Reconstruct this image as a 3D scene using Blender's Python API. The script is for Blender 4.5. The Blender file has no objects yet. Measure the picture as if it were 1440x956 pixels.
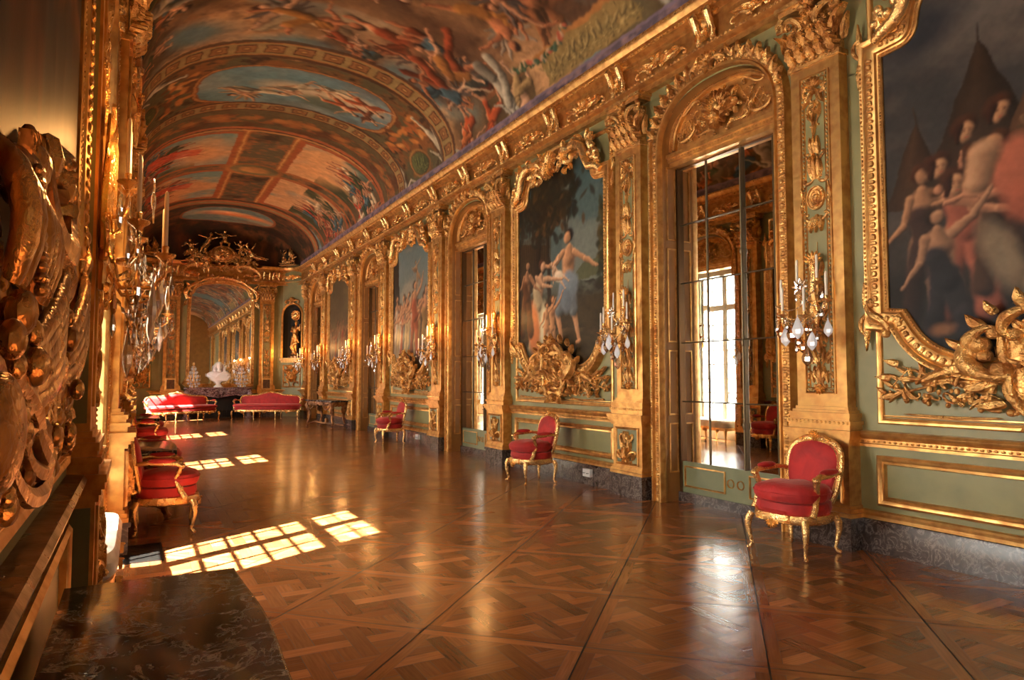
import bpy, math, random
import numpy as np
from math import sin, cos, pi, sqrt, atan2, radians
S = bpy.context.scene
COL = S.collection
rnd = random.Random(7); LAMP=14.
XR, XL, YE, YB, XC = 5.84, -0.29, 29.0, -11.0, 2.82
PER, D0 = 6.7, 5.83

# ---------------------------------------------------------------- materials
def mat(name, base=(.8,.8,.8), rough=.5, metal=0., **kw):
    m = bpy.data.materials.new(name); m.use_nodes = True
    nt = m.node_tree; b = nt.nodes['Principled BSDF']
    b.inputs['Base Color'].default_value = (*base, 1); b.inputs['Roughness'].default_value = rough
    b.inputs['Metallic'].default_value = metal
    for k, v in kw.items():
        b.inputs[k.replace('_', ' ')].default_value = v
    return m
def N(m, t, **kw):
    n = m.node_tree.nodes.new(t)
    for k, v in kw.items(): setattr(n, k, v)
    return n
def lk(m, a, b): m.node_tree.links.new(a, b)
def noise(m, scale, detail=4, dist=0., coord='Object', vscale=None):
    tc = N(m, 'ShaderNodeTexCoord'); n = N(m, 'ShaderNodeTexNoise')
    n.inputs['Scale'].default_value = scale; n.inputs['Detail'].default_value = detail; n.inputs['Distortion'].default_value = dist
    if vscale:
        mp = N(m, 'ShaderNodeMapping'); mp.inputs['Scale'].default_value = vscale
        lk(m, tc.outputs[coord], mp.inputs['Vector']); lk(m, mp.outputs[0], n.inputs['Vector'])
    else: lk(m, tc.outputs[coord], n.inputs['Vector'])
    return n
def ramp(m, src, stops):
    r = N(m, 'ShaderNodeValToRGB'); lk(m, src, r.inputs[0])
    e = r.color_ramp.elements
    while len(e) < len(stops): e.new(.5)
    for i, (p, c) in enumerate(stops): e[i].position = p; e[i].color = (*c, 1)
    return r
def bump(m, src, strength, dist=.01):
    b = N(m, 'ShaderNodeBump'); b.inputs['Strength'].default_value = strength; b.inputs['Distance'].default_value = dist
    lk(m, src, b.inputs['Height']); lk(m, b.outputs[0], m.node_tree.nodes['Principled BSDF'].inputs['Normal']); return b
def P(m): return m.node_tree.nodes['Principled BSDF']

def gold(name, c1, c2, rough, bs, bsc):
    m = mat(name, c1, rough, .82)
    n = noise(m, 9, 5); r = ramp(m, n.outputs[0], [(.35, c2), (.6, c1)]); lk(m, r.outputs[0], P(m).inputs['Base Color'])
    r2 = ramp(m, n.outputs[0], [(.3, (rough+.12,)*3), (.7, (rough-.08,)*3)]); lk(m, r2.outputs[0], P(m).inputs['Roughness'])
    n2 = noise(m, bsc, 3, .8); bump(m, n2.outputs[0], bs, .02); return m
M = {}
M['gold'] = gold('gilding', (.74,.415,.13), (.52,.245,.07), .36, .05, 14)
M['carved'] = gold('carved_gilding', (.80,.46,.15), (.42,.18,.05), .31, .75, 42)
M['carved_band'] = gold('carved_gilt_band', (.93,.54,.17), (.62,.28,.08), .36, 1.0, 26)
M['bright'] = gold('bright_gilding', (.95,.62,.25), (.70,.36,.11), .22, .35, 60)
M['pale_gold'] = gold('pale_gilding', (.85,.55,.22), (.60,.33,.12), .36, .25, 30)
def green(name, c):
    m = mat(name, c, .42); n = noise(m, 3.5, 6, .3)
    r = ramp(m, n.outputs[0], [(.3, tuple(x*.82 for x in c)), (.7, tuple(x*1.12 for x in c))]); lk(m, r.outputs[0], P(m).inputs['Base Color'])
    n2 = noise(m, 40, 3, vscale=(1,1,.12)); bump(m, n2.outputs[0], .06); return m
M['green'] = green('sage_green_paint', (.228,.202,.082))
M['green_dark'] = green('panel_green_paint', (.18,.185,.095))
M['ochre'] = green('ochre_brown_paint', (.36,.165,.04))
M['reveal_l'] = green('warm_reveal_paint', (.80,.68,.48))  # window reveals paled: the glare of the sun is put into their colour
M['white_wall'] = mat('cream_reveal_paint', (.72,.66,.52), .5)
M['rail_shaded']=gold('shaded_rail_gilding',(.20,.085,.03),(.10,.04,.014),.3,.1,20)  # left chair rail: gilding darkened, its shade put into the colour
def velvet(name, c):
    m = mat(name, c, .75, Sheen_Weight=.3, Sheen_Roughness=.35, Sheen_Tint=(1,.55,.45,1))
    n = noise(m, 7, 4, .6); r = ramp(m, n.outputs[0], [(.3, tuple(x*.72 for x in c)), (.7, tuple(min(1,x*1.15) for x in c))]); lk(m, r.outputs[0], P(m).inputs['Base Color'])
    n2 = noise(m, 5, 3, 1.2); bump(m, n2.outputs[0], .5, .03); return m
M['velvet'] = velvet('red_velvet', (.44,.016,.014))
M['ivory'] = velvet('ivory_blue_silk', (.75,.75,.66))
def marble(name, c0, c1, vein, sc, rough):
    m = mat(name, c0, rough); n = noise(m, sc, 9, 1.6); n.inputs['Roughness'].default_value = .65
    r = ramp(m, n.outputs[0], [(.36, c0), (.5, c1), (.535, vein), (.56, c1), (.72, c0)]); lk(m, r.outputs[0], P(m).inputs['Base Color']); return m
M['black_marble'] = marble('black_marble', (.006,.006,.007), (.035,.033,.034), (.34,.33,.31), 6.5, .12)
M['brown_marble'] = marble('plum_brown_marble', (.030,.018,.015), (.065,.042,.034), (.20,.155,.13), 9, .25)
M['purple_marble'] = marble('purple_marble', (.10,.045,.05), (.20,.10,.10), (.45,.34,.32), 6, .25)
M['white_marble'] = mat('white_marble', (.80,.76,.72), .38, Subsurface_Weight=.0)
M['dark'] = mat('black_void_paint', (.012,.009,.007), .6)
M['dark_wood'] = marble('dark_walnut', (.045,.018,.008), (.09,.036,.015), (.16,.07,.03), 5, .28)
M['iron'] = mat('dark_iron', (.03,.026,.022), .4, .8)
M['steel'] = mat('mullion_bronze', (.13,.085,.04), .4, .7)
M['white_frame'] = mat('window_paint', (.42,.36,.26), .45)
M['wax'] = mat('candle_wax', (.78,.68,.54), .45)
M['white_plastic'] = mat('white_plastic', (.75,.73,.68), .4)
M['bronze'] = mat('dark_bronze', (.16,.085,.035), .33, .85)
M['console_wood'] = gold('worn_gilt_wood', (.42,.20,.08), (.20,.08,.035), .4, .7, 40)
m = mat('mirror_glass', (.86,.86,.84), .015, 1.); n = noise(m, 1.3, 2); bump(m, n.outputs[0], .02, .01); M['mirror'] = m
# thin clear glass
def glassy(name, tint, gl, rough=.03):
    m = bpy.data.materials.new(name); m.use_nodes = True; nt = m.node_tree; nt.nodes.clear()
    o = nt.nodes.new('ShaderNodeOutputMaterial'); mx = nt.nodes.new('ShaderNodeMixShader'); t = nt.nodes.new('ShaderNodeBsdfTransparent'); g = nt.nodes.new('ShaderNodeBsdfGlossy')
    lw = nt.nodes.new('ShaderNodeLayerWeight'); lw.inputs[0].default_value = .35; mr_ = nt.nodes.new('ShaderNodeMapRange'); mr_.inputs[3].default_value = gl; mr_.inputs[4].default_value = 1.; nt.links.new(lw.outputs['Facing'], mr_.inputs[0])
    t.inputs[0].default_value = (*tint, 1); g.inputs['Roughness'].default_value = rough
    nt.links.new(mr_.outputs[0], mx.inputs[0]); nt.links.new(t.outputs[0], mx.inputs[1]); nt.links.new(g.outputs[0], mx.inputs[2]); nt.links.new(mx.outputs[0], o.inputs[0]); return m
M['glass'] = glassy('window_glass', (.97,.98,.97), .04)
M['crystal'] = glassy('cut_crystal', (.95,.93,.90), .38, .12)
M['crystal_white'] = mat('bright_cut_crystal',(.85,.85,.88),.12,Transmission_Weight=.35,Coat_Weight=.5)
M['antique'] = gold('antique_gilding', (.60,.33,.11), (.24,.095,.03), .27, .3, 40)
M['amber'] = glassy('amber_crystal', (.92,.62,.28), .28, .08)
# painted surfaces: colour comes from a colour attribute painted in this script
def painted(name, rough, spec=.5, bmp=.0):
    m = mat(name, (.5,.5,.5), rough); a = N(m, 'ShaderNodeAttribute', attribute_name='paint'); lk(m, a.outputs['Color'], P(m).inputs['Base Color'])
    if bmp: n = noise(m, 60, 3); bump(m, n.outputs[0], bmp, .003)
    return m
M['canvas'] = painted('oil_canvas', .5, bmp=.12); P(M['canvas']).inputs['Specular IOR Level'].default_value=.16
M['fresco'] = painted('painted_vault', .7); P(M['fresco']).inputs['Specular IOR Level'].default_value=.2
m = mat('oak_parquet', (.3,.1,.03), .2); a = N(m, 'ShaderNodeAttribute', attribute_name='paint')
uvn = N(m, 'ShaderNodeUVMap'); mp = N(m, 'ShaderNodeMapping'); mp.inputs['Scale'].default_value = (4, 70, 1); lk(m, uvn.outputs[0], mp.inputs[0])
nz = N(m, 'ShaderNodeTexNoise'); nz.inputs['Scale'].default_value = 1; nz.inputs['Detail'].default_value = 4; lk(m, mp.outputs[0], nz.inputs['Vector'])
rr = ramp(m, nz.outputs[0], [(.3, (.78,.74,.70)), (.65, (1.08,1.08,1.08))])
mx = N(m, 'ShaderNodeMix', data_type='RGBA', blend_type='MULTIPLY'); mx.inputs[0].default_value = 1
lk(m, a.outputs['Color'], mx.inputs[6]); lk(m, rr.outputs[0], mx.inputs[7]); lk(m, mx.outputs[2], P(m).inputs['Base Color'])
nb = noise(m, 1.4, 5); rg = ramp(m, nb.outputs[0], [(.3, (.14,)*3), (.7, (.27,)*3)]); lk(m, rg.outputs[0], P(m).inputs['Roughness'])
ng = noise(m, 9, 3); ad = N(m, 'ShaderNodeMath', operation='ADD'); lk(m, ng.outputs[0], ad.inputs[0]); ml = N(m, 'ShaderNodeMath', operation='MULTIPLY'); lk(m, nz.outputs[0], ml.inputs[0]); ml.inputs[1].default_value = .25; lk(m, ml.outputs[0], ad.inputs[1])
bump(m, ad.outputs[0], .16, .01); M['parquet'] = m

# ---------------------------------------------------------------- mesh builder
def vadd(a,b): return (a[0]+b[0],a[1]+b[1],a[2]+b[2])
def vsub(a,b): return (a[0]-b[0],a[1]-b[1],a[2]-b[2])
def vmul(a,k): return (a[0]*k,a[1]*k,a[2]*k)
def vdot(a,b): return a[0]*b[0]+a[1]*b[1]+a[2]*b[2]
def vcross(a,b): return (a[1]*b[2]-a[2]*b[1],a[2]*b[0]-a[0]*b[2],a[0]*b[1]-a[1]*b[0])
def vn(a):
    l = sqrt(vdot(a,a)) or 1.; return (a[0]/l,a[1]/l,a[2]/l)
class MB:
    def __init__(s): s.v=[]; s.f=[]; s.m=[]; s.k=0
    def add(s, vs, fs):
        o=len(s.v); s.v.extend(vs); s.f.extend([tuple(i+o for i in f) for f in fs]); s.m.extend([s.k]*len(fs)); return s
    def box(s,x0,x1,y0,y1,z0,z1):
        x0,x1=min(x0,x1),max(x0,x1); y0,y1=min(y0,y1),max(y0,y1)
        return s.add([(x0,y0,z0),(x1,y0,z0),(x1,y1,z0),(x0,y1,z0),(x0,y0,z1),(x1,y0,z1),(x1,y1,z1),(x0,y1,z1)],
            [(0,3,2,1),(4,5,6,7),(0,1,5,4),(1,2,6,5),(2,3,7,6),(3,0,4,7)])
    def tube(s,pts,r,n=8,closed=False,flat=1.,ref=(0,1,0)):
        N_=len(pts); rs=r if hasattr(r,'__len__') else [r]*N_
        vs=[]; pu=None
        for i,p in enumerate(pts):
            a=pts[(i-1)%N_] if (closed or i>0) else p; b=pts[(i+1)%N_] if (closed or i<N_-1) else p
            t=vn(vsub(b,a))
            if pu is None:
                u=vsub(ref,vmul(t,vdot(ref,t)))
                if vdot(u,u)<1e-4: u=vsub((1,0,0.3),vmul(t,vdot((1,0,.3),t)))
            else: u=vsub(pu,vmul(t,vdot(pu,t)))
            u=vn(u); pu=u; w=vcross(t,u)
            for j in range(n):
                an=2*pi*j/n; vs.append(vadd(p,vadd(vmul(u,cos(an)*rs[i]*flat),vmul(w,sin(an)*rs[i]))))
        fs=[]
        for i in range(N_ if closed else N_-1):
            for j in range(n):
                a=i*n+j; b=i*n+(j+1)%n; i2=(i+1)%N_; fs.append((a,b,i2*n+(j+1)%n,i2*n+j))
        if not closed: fs.append(tuple(range(n-1,-1,-1))); fs.append(tuple((N_-1)*n+j for j in range(n)))
        return s.add(vs,fs)
    def ell(s,c,r,nu=8,nv=5,rz=0.,axis=None):
        if not hasattr(r,'__len__'): r=(r,r,r)
        vs=[]; ca,sa=cos(rz),sin(rz)
        def T(p):
            x,y,z=p[0]*r[0],p[1]*r[1],p[2]*r[2]
            if axis=='y': x,z=x*ca-z*sa,x*sa+z*ca      # rotate in the wall plane
            elif axis=='z': x,y=x*ca-y*sa,x*sa+y*ca
            return (c[0]+x,c[1]+y,c[2]+z)
        vs.append(T((0,0,-1)))
        for i in range(1,nv):
            ph=-pi/2+pi*i/nv
            for j in range(nu): th=2*pi*j/nu; vs.append(T((cos(ph)*cos(th),cos(ph)*sin(th),sin(ph))))
        vs.append(T((0,0,1))); L=len(vs)-1; fs=[]
        for j in range(nu):
            k=(j+1)%nu; fs.append((0,1+k,1+j)); fs.append((L,L-nu+j,L-nu+k))
            for i in range(nv-2): fs.append((1+i*nu+j,1+i*nu+k,1+(i+1)*nu+k,1+(i+1)*nu+j))
        return s.add(vs,fs)
    def lathe(s,c,prof,n=16,sx=1.,sy=1.):
        vs=[]; fs=[]
        for r,z in prof:
            for j in range(n): a=2*pi*j/n; vs.append((c[0]+r*cos(a)*sx,c[1]+r*sin(a)*sy,c[2]+z))
        for i in range(len(prof)-1):
            for j in range(n): k=(j+1)%n; fs.append((i*n+j,i*n+k,(i+1)*n+k,(i+1)*n+j))
        fs.append(tuple(range(n-1,-1,-1))); fs.append(tuple((len(prof)-1)*n+j for j in range(n)))
        return s.add(vs,fs)
    def loft(s,rings):
        n=len(rings[0]); vs=[p for r in rings for p in r]; fs=[]
        for i in range(len(rings)-1):
            for j in range(n): k=(j+1)%n; fs.append((i*n+j,i*n+k,(i+1)*n+k,(i+1)*n+j))
        fs.append(tuple(range(n-1,-1,-1))); fs.append(tuple((len(rings)-1)*n+j for j in range(n)))
        return s.add(vs,fs)
    def sweep(s,path,prof,closed=False,mode='wall'):
        """profile (offset to the left of travel, height) mitred along a 2D path; wall: path (x,z), height out of the wall (-y); plan: path (x,y), height z"""
        N_=len(path); vs=[]
        for i in range(N_):
            a=path[(i-1)%N_] if (closed or i>0) else None; b=path[(i+1)%N_] if (closed or i<N_-1) else None; p=path[i]
            def d(u,v):
                l=sqrt((v[0]-u[0])**2+(v[1]-u[1])**2) or 1; return ((v[0]-u[0])/l,(v[1]-u[1])/l)
            d1=d(a,p) if a else d(p,b); d2=d(p,b) if b else d1
            n1=(-d1[1],d1[0]); n2=(-d2[1],d2[0]); nx,ny=n1[0]+n2[0],n1[1]+n2[1]; l2=nx*nx+ny*ny
            if l2<.05: nx,ny=n1; k=1
            else: k=min(2/l2,2.5/ sqrt(l2))
            for o,h in prof:
                x=p[0]+nx*k*o; y=p[1]+ny*k*o
                vs.append((x,-h,y) if mode=='wall' else (x,y,h))
        m=len(prof); fs=[]
        for i in range(N_ if closed else N_-1):
            i2=(i+1)%N_
            for j in range(m-1):
                q=(i*m+j,i2*m+j,i2*m+j+1,i*m+j+1); fs.append(q if mode=='wall' else q)
        if not closed: fs.append(tuple(range(m))); fs.append(tuple((N_-1)*m+j for j in range(m-1,-1,-1)))
        return s.add(vs,fs)
    def beads(s,path,step,r,d,closed=False,off=0.,nu=6,nv=4,alt=None):
        for k,(x,z,tx,tz) in enumerate(walk(path,step,closed)):
            rr=r if (alt is None or k%2==0) else alt
            if not hasattr(rr,'__len__'): rr=(rr,rr,rr)
            s.ell((x-tz*off,-d,z+tx*off),rr,nu,nv,rz=atan2(tz,tx),axis='y')
        return s
    # --- carved ornament in the wall plane (x,z), rising towards -y
    def leaf(s,x,z,a,L,w,lift=.03,d=0.,bend=0.,lobes=3,rows=7):
        vs=[]; fs=[]; px,pz=x,z
        for i in range(rows+1):
            t=i/rows; an=a+bend*t; 
            if i: px+=cos(an)*L/rows; pz+=sin(an)*L/rows
            ww=w*(sin(pi*min(1,(t*.86+.14))**.8)+.02)*(.86+.48*abs(sin(pi*lobes*t)))*.6
            hh=lift*(sin(pi*(t*.8+.1))+.55*t*t*1.4)
            nx,nz=-sin(an),cos(an)
            for o,h in ((-1,0.),(-.62,.8),(0,.52),(.62,.8),(1,0.)):
                vs.append((px+nx*ww*o,-(d+(hh*h if abs(o)<1 else -.002+hh*.25*t)),pz+nz*ww*o))
        for i in range(rows):
            for j in range(4): b=i*5+j; fs.append((b,b+5,b+6,b+1))
        fs.append(tuple(rows*5+j for j in range(5)))
        return s.add(vs,fs)
    def curl(s,A,B,kind='C',r=.012,tight=5.,d=.01,n=22,lift=.015,ball=1.5,flip=1,flat=1.):
        """C or S scroll from A to B with spiral ends"""
        pts=[(0.,0.)]; th=0.; 
        for i in range(n):
            u=2*(i+.5)/n-1; k=(.9+tight*abs(u)**4*1.9)*(1 if kind=='C' or u>0 else -1)
            if kind=='S': k=(.5+tight*abs(u)**4*1.9)*(1 if u>0 else -1)
            th+=k*2.6/n*1.0
            pts.append((pts[-1][0]+cos(th),pts[-1][1]+sin(th)))
        cx0=pts[n//5]; cx1=pts[n-n//5]
        vx,vz=cx1[0]-cx0[0],cx1[1]-cx0[1]; L0=sqrt(vx*vx+vz*vz); tx,tz=B[0]-A[0],B[1]-A[1]; L1=sqrt(tx*tx+tz*tz)
        sc=L1/L0*.8; a0=atan2(vz*flip,vx); a1=atan2(tz,tx); ro=a1-a0; mx=(A[0]+B[0])/2; mz=(A[1]+B[1])/2; ox=(cx0[0]+cx1[0])/2; oz=(cx0[1]+cx1[1])/2
        P3=[]
        for i,(x,z) in enumerate(pts):
            x=(x-ox)*sc; z=(z-oz)*sc*flip; t=i/n
            P3.append((mx+x*cos(ro)-z*sin(ro),-(d+lift*(1-abs(2*t-1))),mz+x*sin(ro)+z*cos(ro)))
        rs=[r*(.55+.75*(1-abs(2*i/n-1))) for i in range(n+1)]
        s.tube(P3,rs,6,flat=flat)
        for q in (P3[0],P3[-1]): s.ell(q,(r*ball,r*ball*1.1,r*ball),6,4)
        return s
    def rosette(s,x,z,r,n=8,d=.01,lift=.03):
        for i in range(n): a=2*pi*i/n; s.leaf(x+cos(a)*r*.15,z+sin(a)*r*.15,a,r*.9,r*.42,lift,d,0,2,5)
        s.ell((x,-d-lift*.6,z),(r*.26,lift*.8,r*.26),8,5); return s
    def shell(s,x,z,a,r,d=.01,lift=.04,n=7,spread=2.4):
        for i in range(n): an=a+spread*(i/(n-1)-.5); s.leaf(x,z,an,r,r*.24,lift,d,0,1,5)
        s.ell((x,-d-lift*.5,z),(r*.16,lift,r*.16),6,4); return s
    def mirror_x(s,start=0):
        """copy everything after vertex `start` across x=0"""
        n=len(s.v); fs=[(f,m) for f,m in zip(s.f,s.m) if f[0]>=start]
        s.v.extend([(-x,y,z) for x,y,z in s.v[start:n]])
        for f,m in fs: s.f.append(tuple(i+n-start for i in reversed(f))); s.m.append(m)
        return s
    def move(s,dx=0,dy=0,dz=0,start=0,sc=1.,rz=0.,ry=0.):
        for i in range(start,len(s.v)):
            x,y,z=s.v[i]; x*=sc;y*=sc;z*=sc
            if ry: x,z=x*cos(ry)-z*sin(ry),x*sin(ry)+z*cos(ry)
            if rz: x,y=x*cos(rz)-y*sin(rz),x*sin(rz)+y*cos(rz)
            s.v[i]=(x+dx,y+dy,z+dz)
        return s
def walk(path,step,closed=False):
    pts=list(path)+([path[0]] if closed else []); out=[]; carry=step/2
    tot=sum(sqrt((b[0]-a[0])**2+(b[1]-a[1])**2) for a,b in zip(pts,pts[1:])); n=max(1,round(tot/step)); step=tot/n; carry=step/2
    for a,b in zip(pts,pts[1:]):
        L=sqrt((b[0]-a[0])**2+(b[1]-a[1])**2)
        if L<1e-9: continue
        tx,tz=(b[0]-a[0])/L,(b[1]-a[1])/L; u=carry
        while u<L: out.append((a[0]+tx*u,a[1]+tz*u,tx,tz)); u+=step
        carry=u-L
    return out
def smooth_path(pts,it=3,closed=False):
    for _ in range(it):
        q=[] if closed else [pts[0]]; n=len(pts)
        for i in range(n if closed else n-1):
            a,b=pts[i],pts[(i+1)%n]; q.append(tuple(.75*u+.25*v for u,v in zip(a,b))); q.append(tuple(.25*u+.75*v for u,v in zip(a,b)))
        if not closed: q.append(pts[-1])
        pts=q
    return pts
def arc(cx,cz,rx,rz,a0,a1,n=16,p=1.):
    out=[]
    for i in range(n+1):
        a=a0+(a1-a0)*i/n; c,s_=cos(a),sin(a); out.append((cx+rx*math.copysign(abs(c)**p,c),cz+rz*math.copysign(abs(s_)**p,s_)))
    return out

# ---------------------------------------------------------------- objects
MESH={}
def build(name,mb,mats,parent=None,loc=None,rz=0.,ang=38,flat=False,key=None):
    if isinstance(mats,str): mats=[mats]
    if key and key in MESH: me=MESH[key]
    else:
        me=bpy.data.meshes.new(name); me.from_pydata(mb.v,[],mb.f)
        for q in mats: me.materials.append(M[q] if isinstance(q,str) else q)
        if len(mats)>1: me.polygons.foreach_set('material_index',mb.m)
        me.update()
        if not flat: me.shade_smooth(); me.set_sharp_from_angle(angle=radians(ang))
        if key: MESH[key]=me
    o=bpy.data.objects.new(name,me); COL.objects.link(o)
    if parent: o.parent=parent
    if loc: o.location=loc
    if rz: o.rotation_euler=(0,0,rz)
    return o
def fixnormals(o):
    import bmesh
    b=bmesh.new(); b.from_mesh(o.data); bmesh.ops.recalc_face_normals(b,faces=b.faces); b.to_mesh(o.data); b.free()
def thing(name,loc=(0,0,0),rz=0.,label=None,cat=None,group=None,kind=None):
    o=bpy.data.objects.new(name,None); o.empty_display_size=.1; COL.objects.link(o); o.location=loc; o.rotation_euler=(0,0,rz); tag(o,label,cat,group,kind); return o
def tag(o,label=None,cat=None,group=None,kind=None):
    for k,v in (('label',label),('category',cat),('group',group),('kind',kind)):
        if v: o[k]=v
    return o
def dup(root,loc,rz,label=None,group=None,scale=None):
    m_={}
    def cp(o,par):
        c=o.copy(); COL.objects.link(c); c.parent=par
        for ch in o.children: cp(ch,c)
        return c
    r=cp(root,None); r.location=loc; r.rotation_euler=(0,0,rz)
    if label: r['label']=label
    if group: r['group']=group
    if scale: r.scale=scale
    return r
RW=-pi/2; LW=pi/2        # local -y faces into the room from the right / left wall
def R3(Y,d=0.,z=0.): return (XR-d,Y,z)
def L3(Y,d=0.,z=0.): return (XL+d,Y,z)
# ================================================================ painting with numpy (colour attributes)
class Cv:
    def __init__(s,x0,x1,y0,y1,res,col=(.3,.3,.3),seed=1):
        s.x0,s.x1,s.y0,s.y1=x0,x1,y0,y1; s.w=int(round((x1-x0)/res))+1; s.h=int(round((y1-y0)/res))+1
        s.X,s.Y=np.meshgrid(np.linspace(x0,x1,s.w),np.linspace(y0,y1,s.h)); s.a=np.zeros((s.h,s.w,3))+np.array(col); s.r=np.random.RandomState(seed)
    def fbm(s,sx,sy=None,oct=5,seed=0,gain=.55):
        sy=sy or sx; out=np.zeros((s.h,s.w)); r=np.random.RandomState(seed); amp=1.; tot=0
        for o in range(oct):
            gw=int((s.x1-s.x0)/sx*2**o)+3; gh=int((s.y1-s.y0)/sy*2**o)+3
            if gw*gh>3e6: break
            g=r.rand(gh,gw); u=(s.X-s.x0)/sx*2**o; v=(s.Y-s.y0)/sy*2**o; i=np.clip(u.astype(int),0,gw-2); j=np.clip(v.astype(int),0,gh-2)
            fu=u-i; fv=v-j; fu=fu*fu*(3-2*fu); fv=fv*fv*(3-2*fv)
            out+=amp*((g[j,i]*(1-fu)+g[j,i+1]*fu)*(1-fv)+(g[j+1,i]*(1-fu)+g[j+1,i+1]*fu)*fv); tot+=amp; amp*=gain
        return out/tot
    def mix(s,mask,col):
        m=np.clip(mask,0,1)[...,None]; s.a=s.a*(1-m)+np.asarray(col)*m; return s
    def win(s,x0,x1,y0,y1):
        i0=max(0,int((x0-s.x0)/(s.x1-s.x0)*(s.w-1))); i1=min(s.w,int((x1-s.x0)/(s.x1-s.x0)*(s.w-1))+2)
        j0=max(0,int((y0-s.y0)/(s.y1-s.y0)*(s.h-1))); j1=min(s.h,int((y1-s.y0)/(s.y1-s.y0)*(s.h-1))+2)
        return (slice(j0,max(j0,j1)),slice(i0,max(i0,i1)))
    def blob(s,cx,cy,rx,ry,col,ang=0.,soft=.15,al=1.,mod=None):
        R=max(rx,ry)*(1+soft)+.02; w=s.win(cx-R,cx+R,cy-R,cy+R); X=s.X[w]-cx; Y=s.Y[w]-cy
        if X.size==0: return s
        u=(X*cos(ang)+Y*sin(ang))/rx; v=(-X*sin(ang)+Y*cos(ang))/ry; d=np.sqrt(u*u+v*v)
        m=np.clip((1+soft-d)/(2*soft+1e-6),0,1)*al
        if mod is not None: m=m*np.clip(mod[w],0,1)
        c=np.asarray(col)*np.ones(3)
        sh=(1+.28*np.clip(-u*.5+v*.8,-1,1))[...,None] if soft<.3 else 1
        s.a[w]=s.a[w]*(1-m[...,None])+c*sh*m[...,None]; return s
    def limb(s,x0,y0,x1,y1,r0,r1,col,al=1.,lx=-.6,ly=.8,e=.25):
        R=max(r0,r1)*1.3+.01; w=s.win(min(x0,x1)-R,max(x0,x1)+R,min(y0,y1)-R,max(y0,y1)+R); X=s.X[w]; Y=s.Y[w]
        if X.size==0: return s
        dx,dy=x1-x0,y1-y0; L=dx*dx+dy*dy+1e-9; t=np.clip(((X-x0)*dx+(Y-y0)*dy)/L,0,1); r=r0+(r1-r0)*t
        ex=(X-x0-dx*t)/r; ey=(Y-y0-dy*t)/r; d=np.sqrt(ex*ex+ey*ey); m=np.clip((1+e-d)/(2*e),0,1)*al
        sh=.66+.58*np.clip(ex*lx+ey*ly,-1,1)
        s.a[w]=s.a[w]*(1-m[...,None])+np.asarray(col)*sh[...,None]*m[...,None]; return s
    def poly(s,pts,col,soft=.01,al=1.,mod=None):
        xs=[p[0] for p in pts]; ys=[p[1] for p in pts]; w=s.win(min(xs)-soft,max(xs)+soft,min(ys)-soft,max(ys)+soft); X=s.X[w]; Y=s.Y[w]
        if X.size==0: return s
        ins=np.zeros(X.shape,bool); n=len(pts)
        for i in range(n):
            (xa,ya),(xb,yb)=pts[i],pts[(i+1)%n]
            if ya!=yb: ins^=((ya>Y)!=(yb>Y))&(X<(xb-xa)*(Y-ya)/(yb-ya)+xa)
        m=ins*al
        if mod is not None: m=m*np.clip(mod[w],0,1)
        s.a[w]=s.a[w]*(1-m[...,None])+np.asarray(col)*m[...,None]; return s
    def fig(s,cx,cy,h,ang=0.,flip=1,pose=None,skin=(.62,.36,.22),hair=(.08,.04,.02),drape=None,dr=None,wings=None,lx=-.6,child=False):
        """a painted figure of height h; pose: joint angles in degrees from straight down"""
        p=dict(la=30,le=20,ra=-30,re=-30,ll=8,lk=0,rl=-8,rk=0,lean=0,nod=0); p.update(pose or {})
        A=ang; k=h/7.5*(1.15 if child else 1); 
        def T(x,y):
            x*=flip; return (cx+x*cos(A)-y*sin(A), cy+x*sin(A)+y*cos(A))
        le=radians(p['lean']); hip=(0,0); ch=(sin(le)*k*1.9,cos(le)*k*1.9); nk=(sin(le)*k*2.6,cos(le)*k*2.6); hd=(nk[0]+sin(radians(p['lean']+p['nod']))*k*.7,nk[1]+cos(radians(p['lean']+p['nod']))*k*.7)
        def L(a,b,r0,r1,c): 
            q,w=T(*a),T(*b); s.limb(q[0],q[1],w[0],w[1],r0*k,r1*k,c,lx=lx)
        if wings is not None:
            for sg in (-1,1):
                for j in range(5):
                    a=radians(35+j*22)*sg; L((ch[0],ch[1]),(ch[0]+sin(a)*k*(2.9-j*.3),ch[1]+cos(a)*k*(2.4-j*.2)),.35,.12,tuple(c*(1-.08*j) for c in wings))
        sh=np.array([cos(le),-sin(le)])
        def leg(sg,a,kn):
            h0=(sg*.38*k,-.1*k); a=radians(a); kx=(h0[0]+sin(a)*1.85*k,h0[1]-cos(a)*1.85*k); b=a+radians(kn); ft=(kx[0]+sin(b)*1.8*k,kx[1]-cos(b)*1.8*k)
            L(h0,kx,.46,.3,skin); L(kx,ft,.3,.15,skin); L(ft,(ft[0]+.35*k,ft[1]-.05*k),.15,.1,skin); return kx,ft
        kx1,f1=leg(-1,p['rl'],p['rk']); kx2,f2=leg(1,p['ll'],p['lk'])
        L(hip,ch,.55,.72,skin); L(ch,nk,.6,.25,skin)
        if drape:
            d2=tuple(c*.62 for c in drape)
            for (a,b,r) in (((-.2*k,.2*k),kx1,.55),((.25*k,.1*k),kx2,.6)): L(a,(a[0]+(b[0]-a[0])*.85,a[1]+(b[1]-a[1])*.85),r,r*.9,drape)
            if dr=='long':
                L(kx1,f1,.5,.55,d2); L(kx2,f2,.5,.6,drape); L((-.3*k,1.2*k),(.1*k,0),.62,.6,drape)
            if dr=='fly':
                for j in range(4): L((-.3*k,.6*k+j*.3*k),(-2.2*k-j*.3*k,1.5*k+j*.5*k),.35,.12,drape if j%2 else d2)
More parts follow.
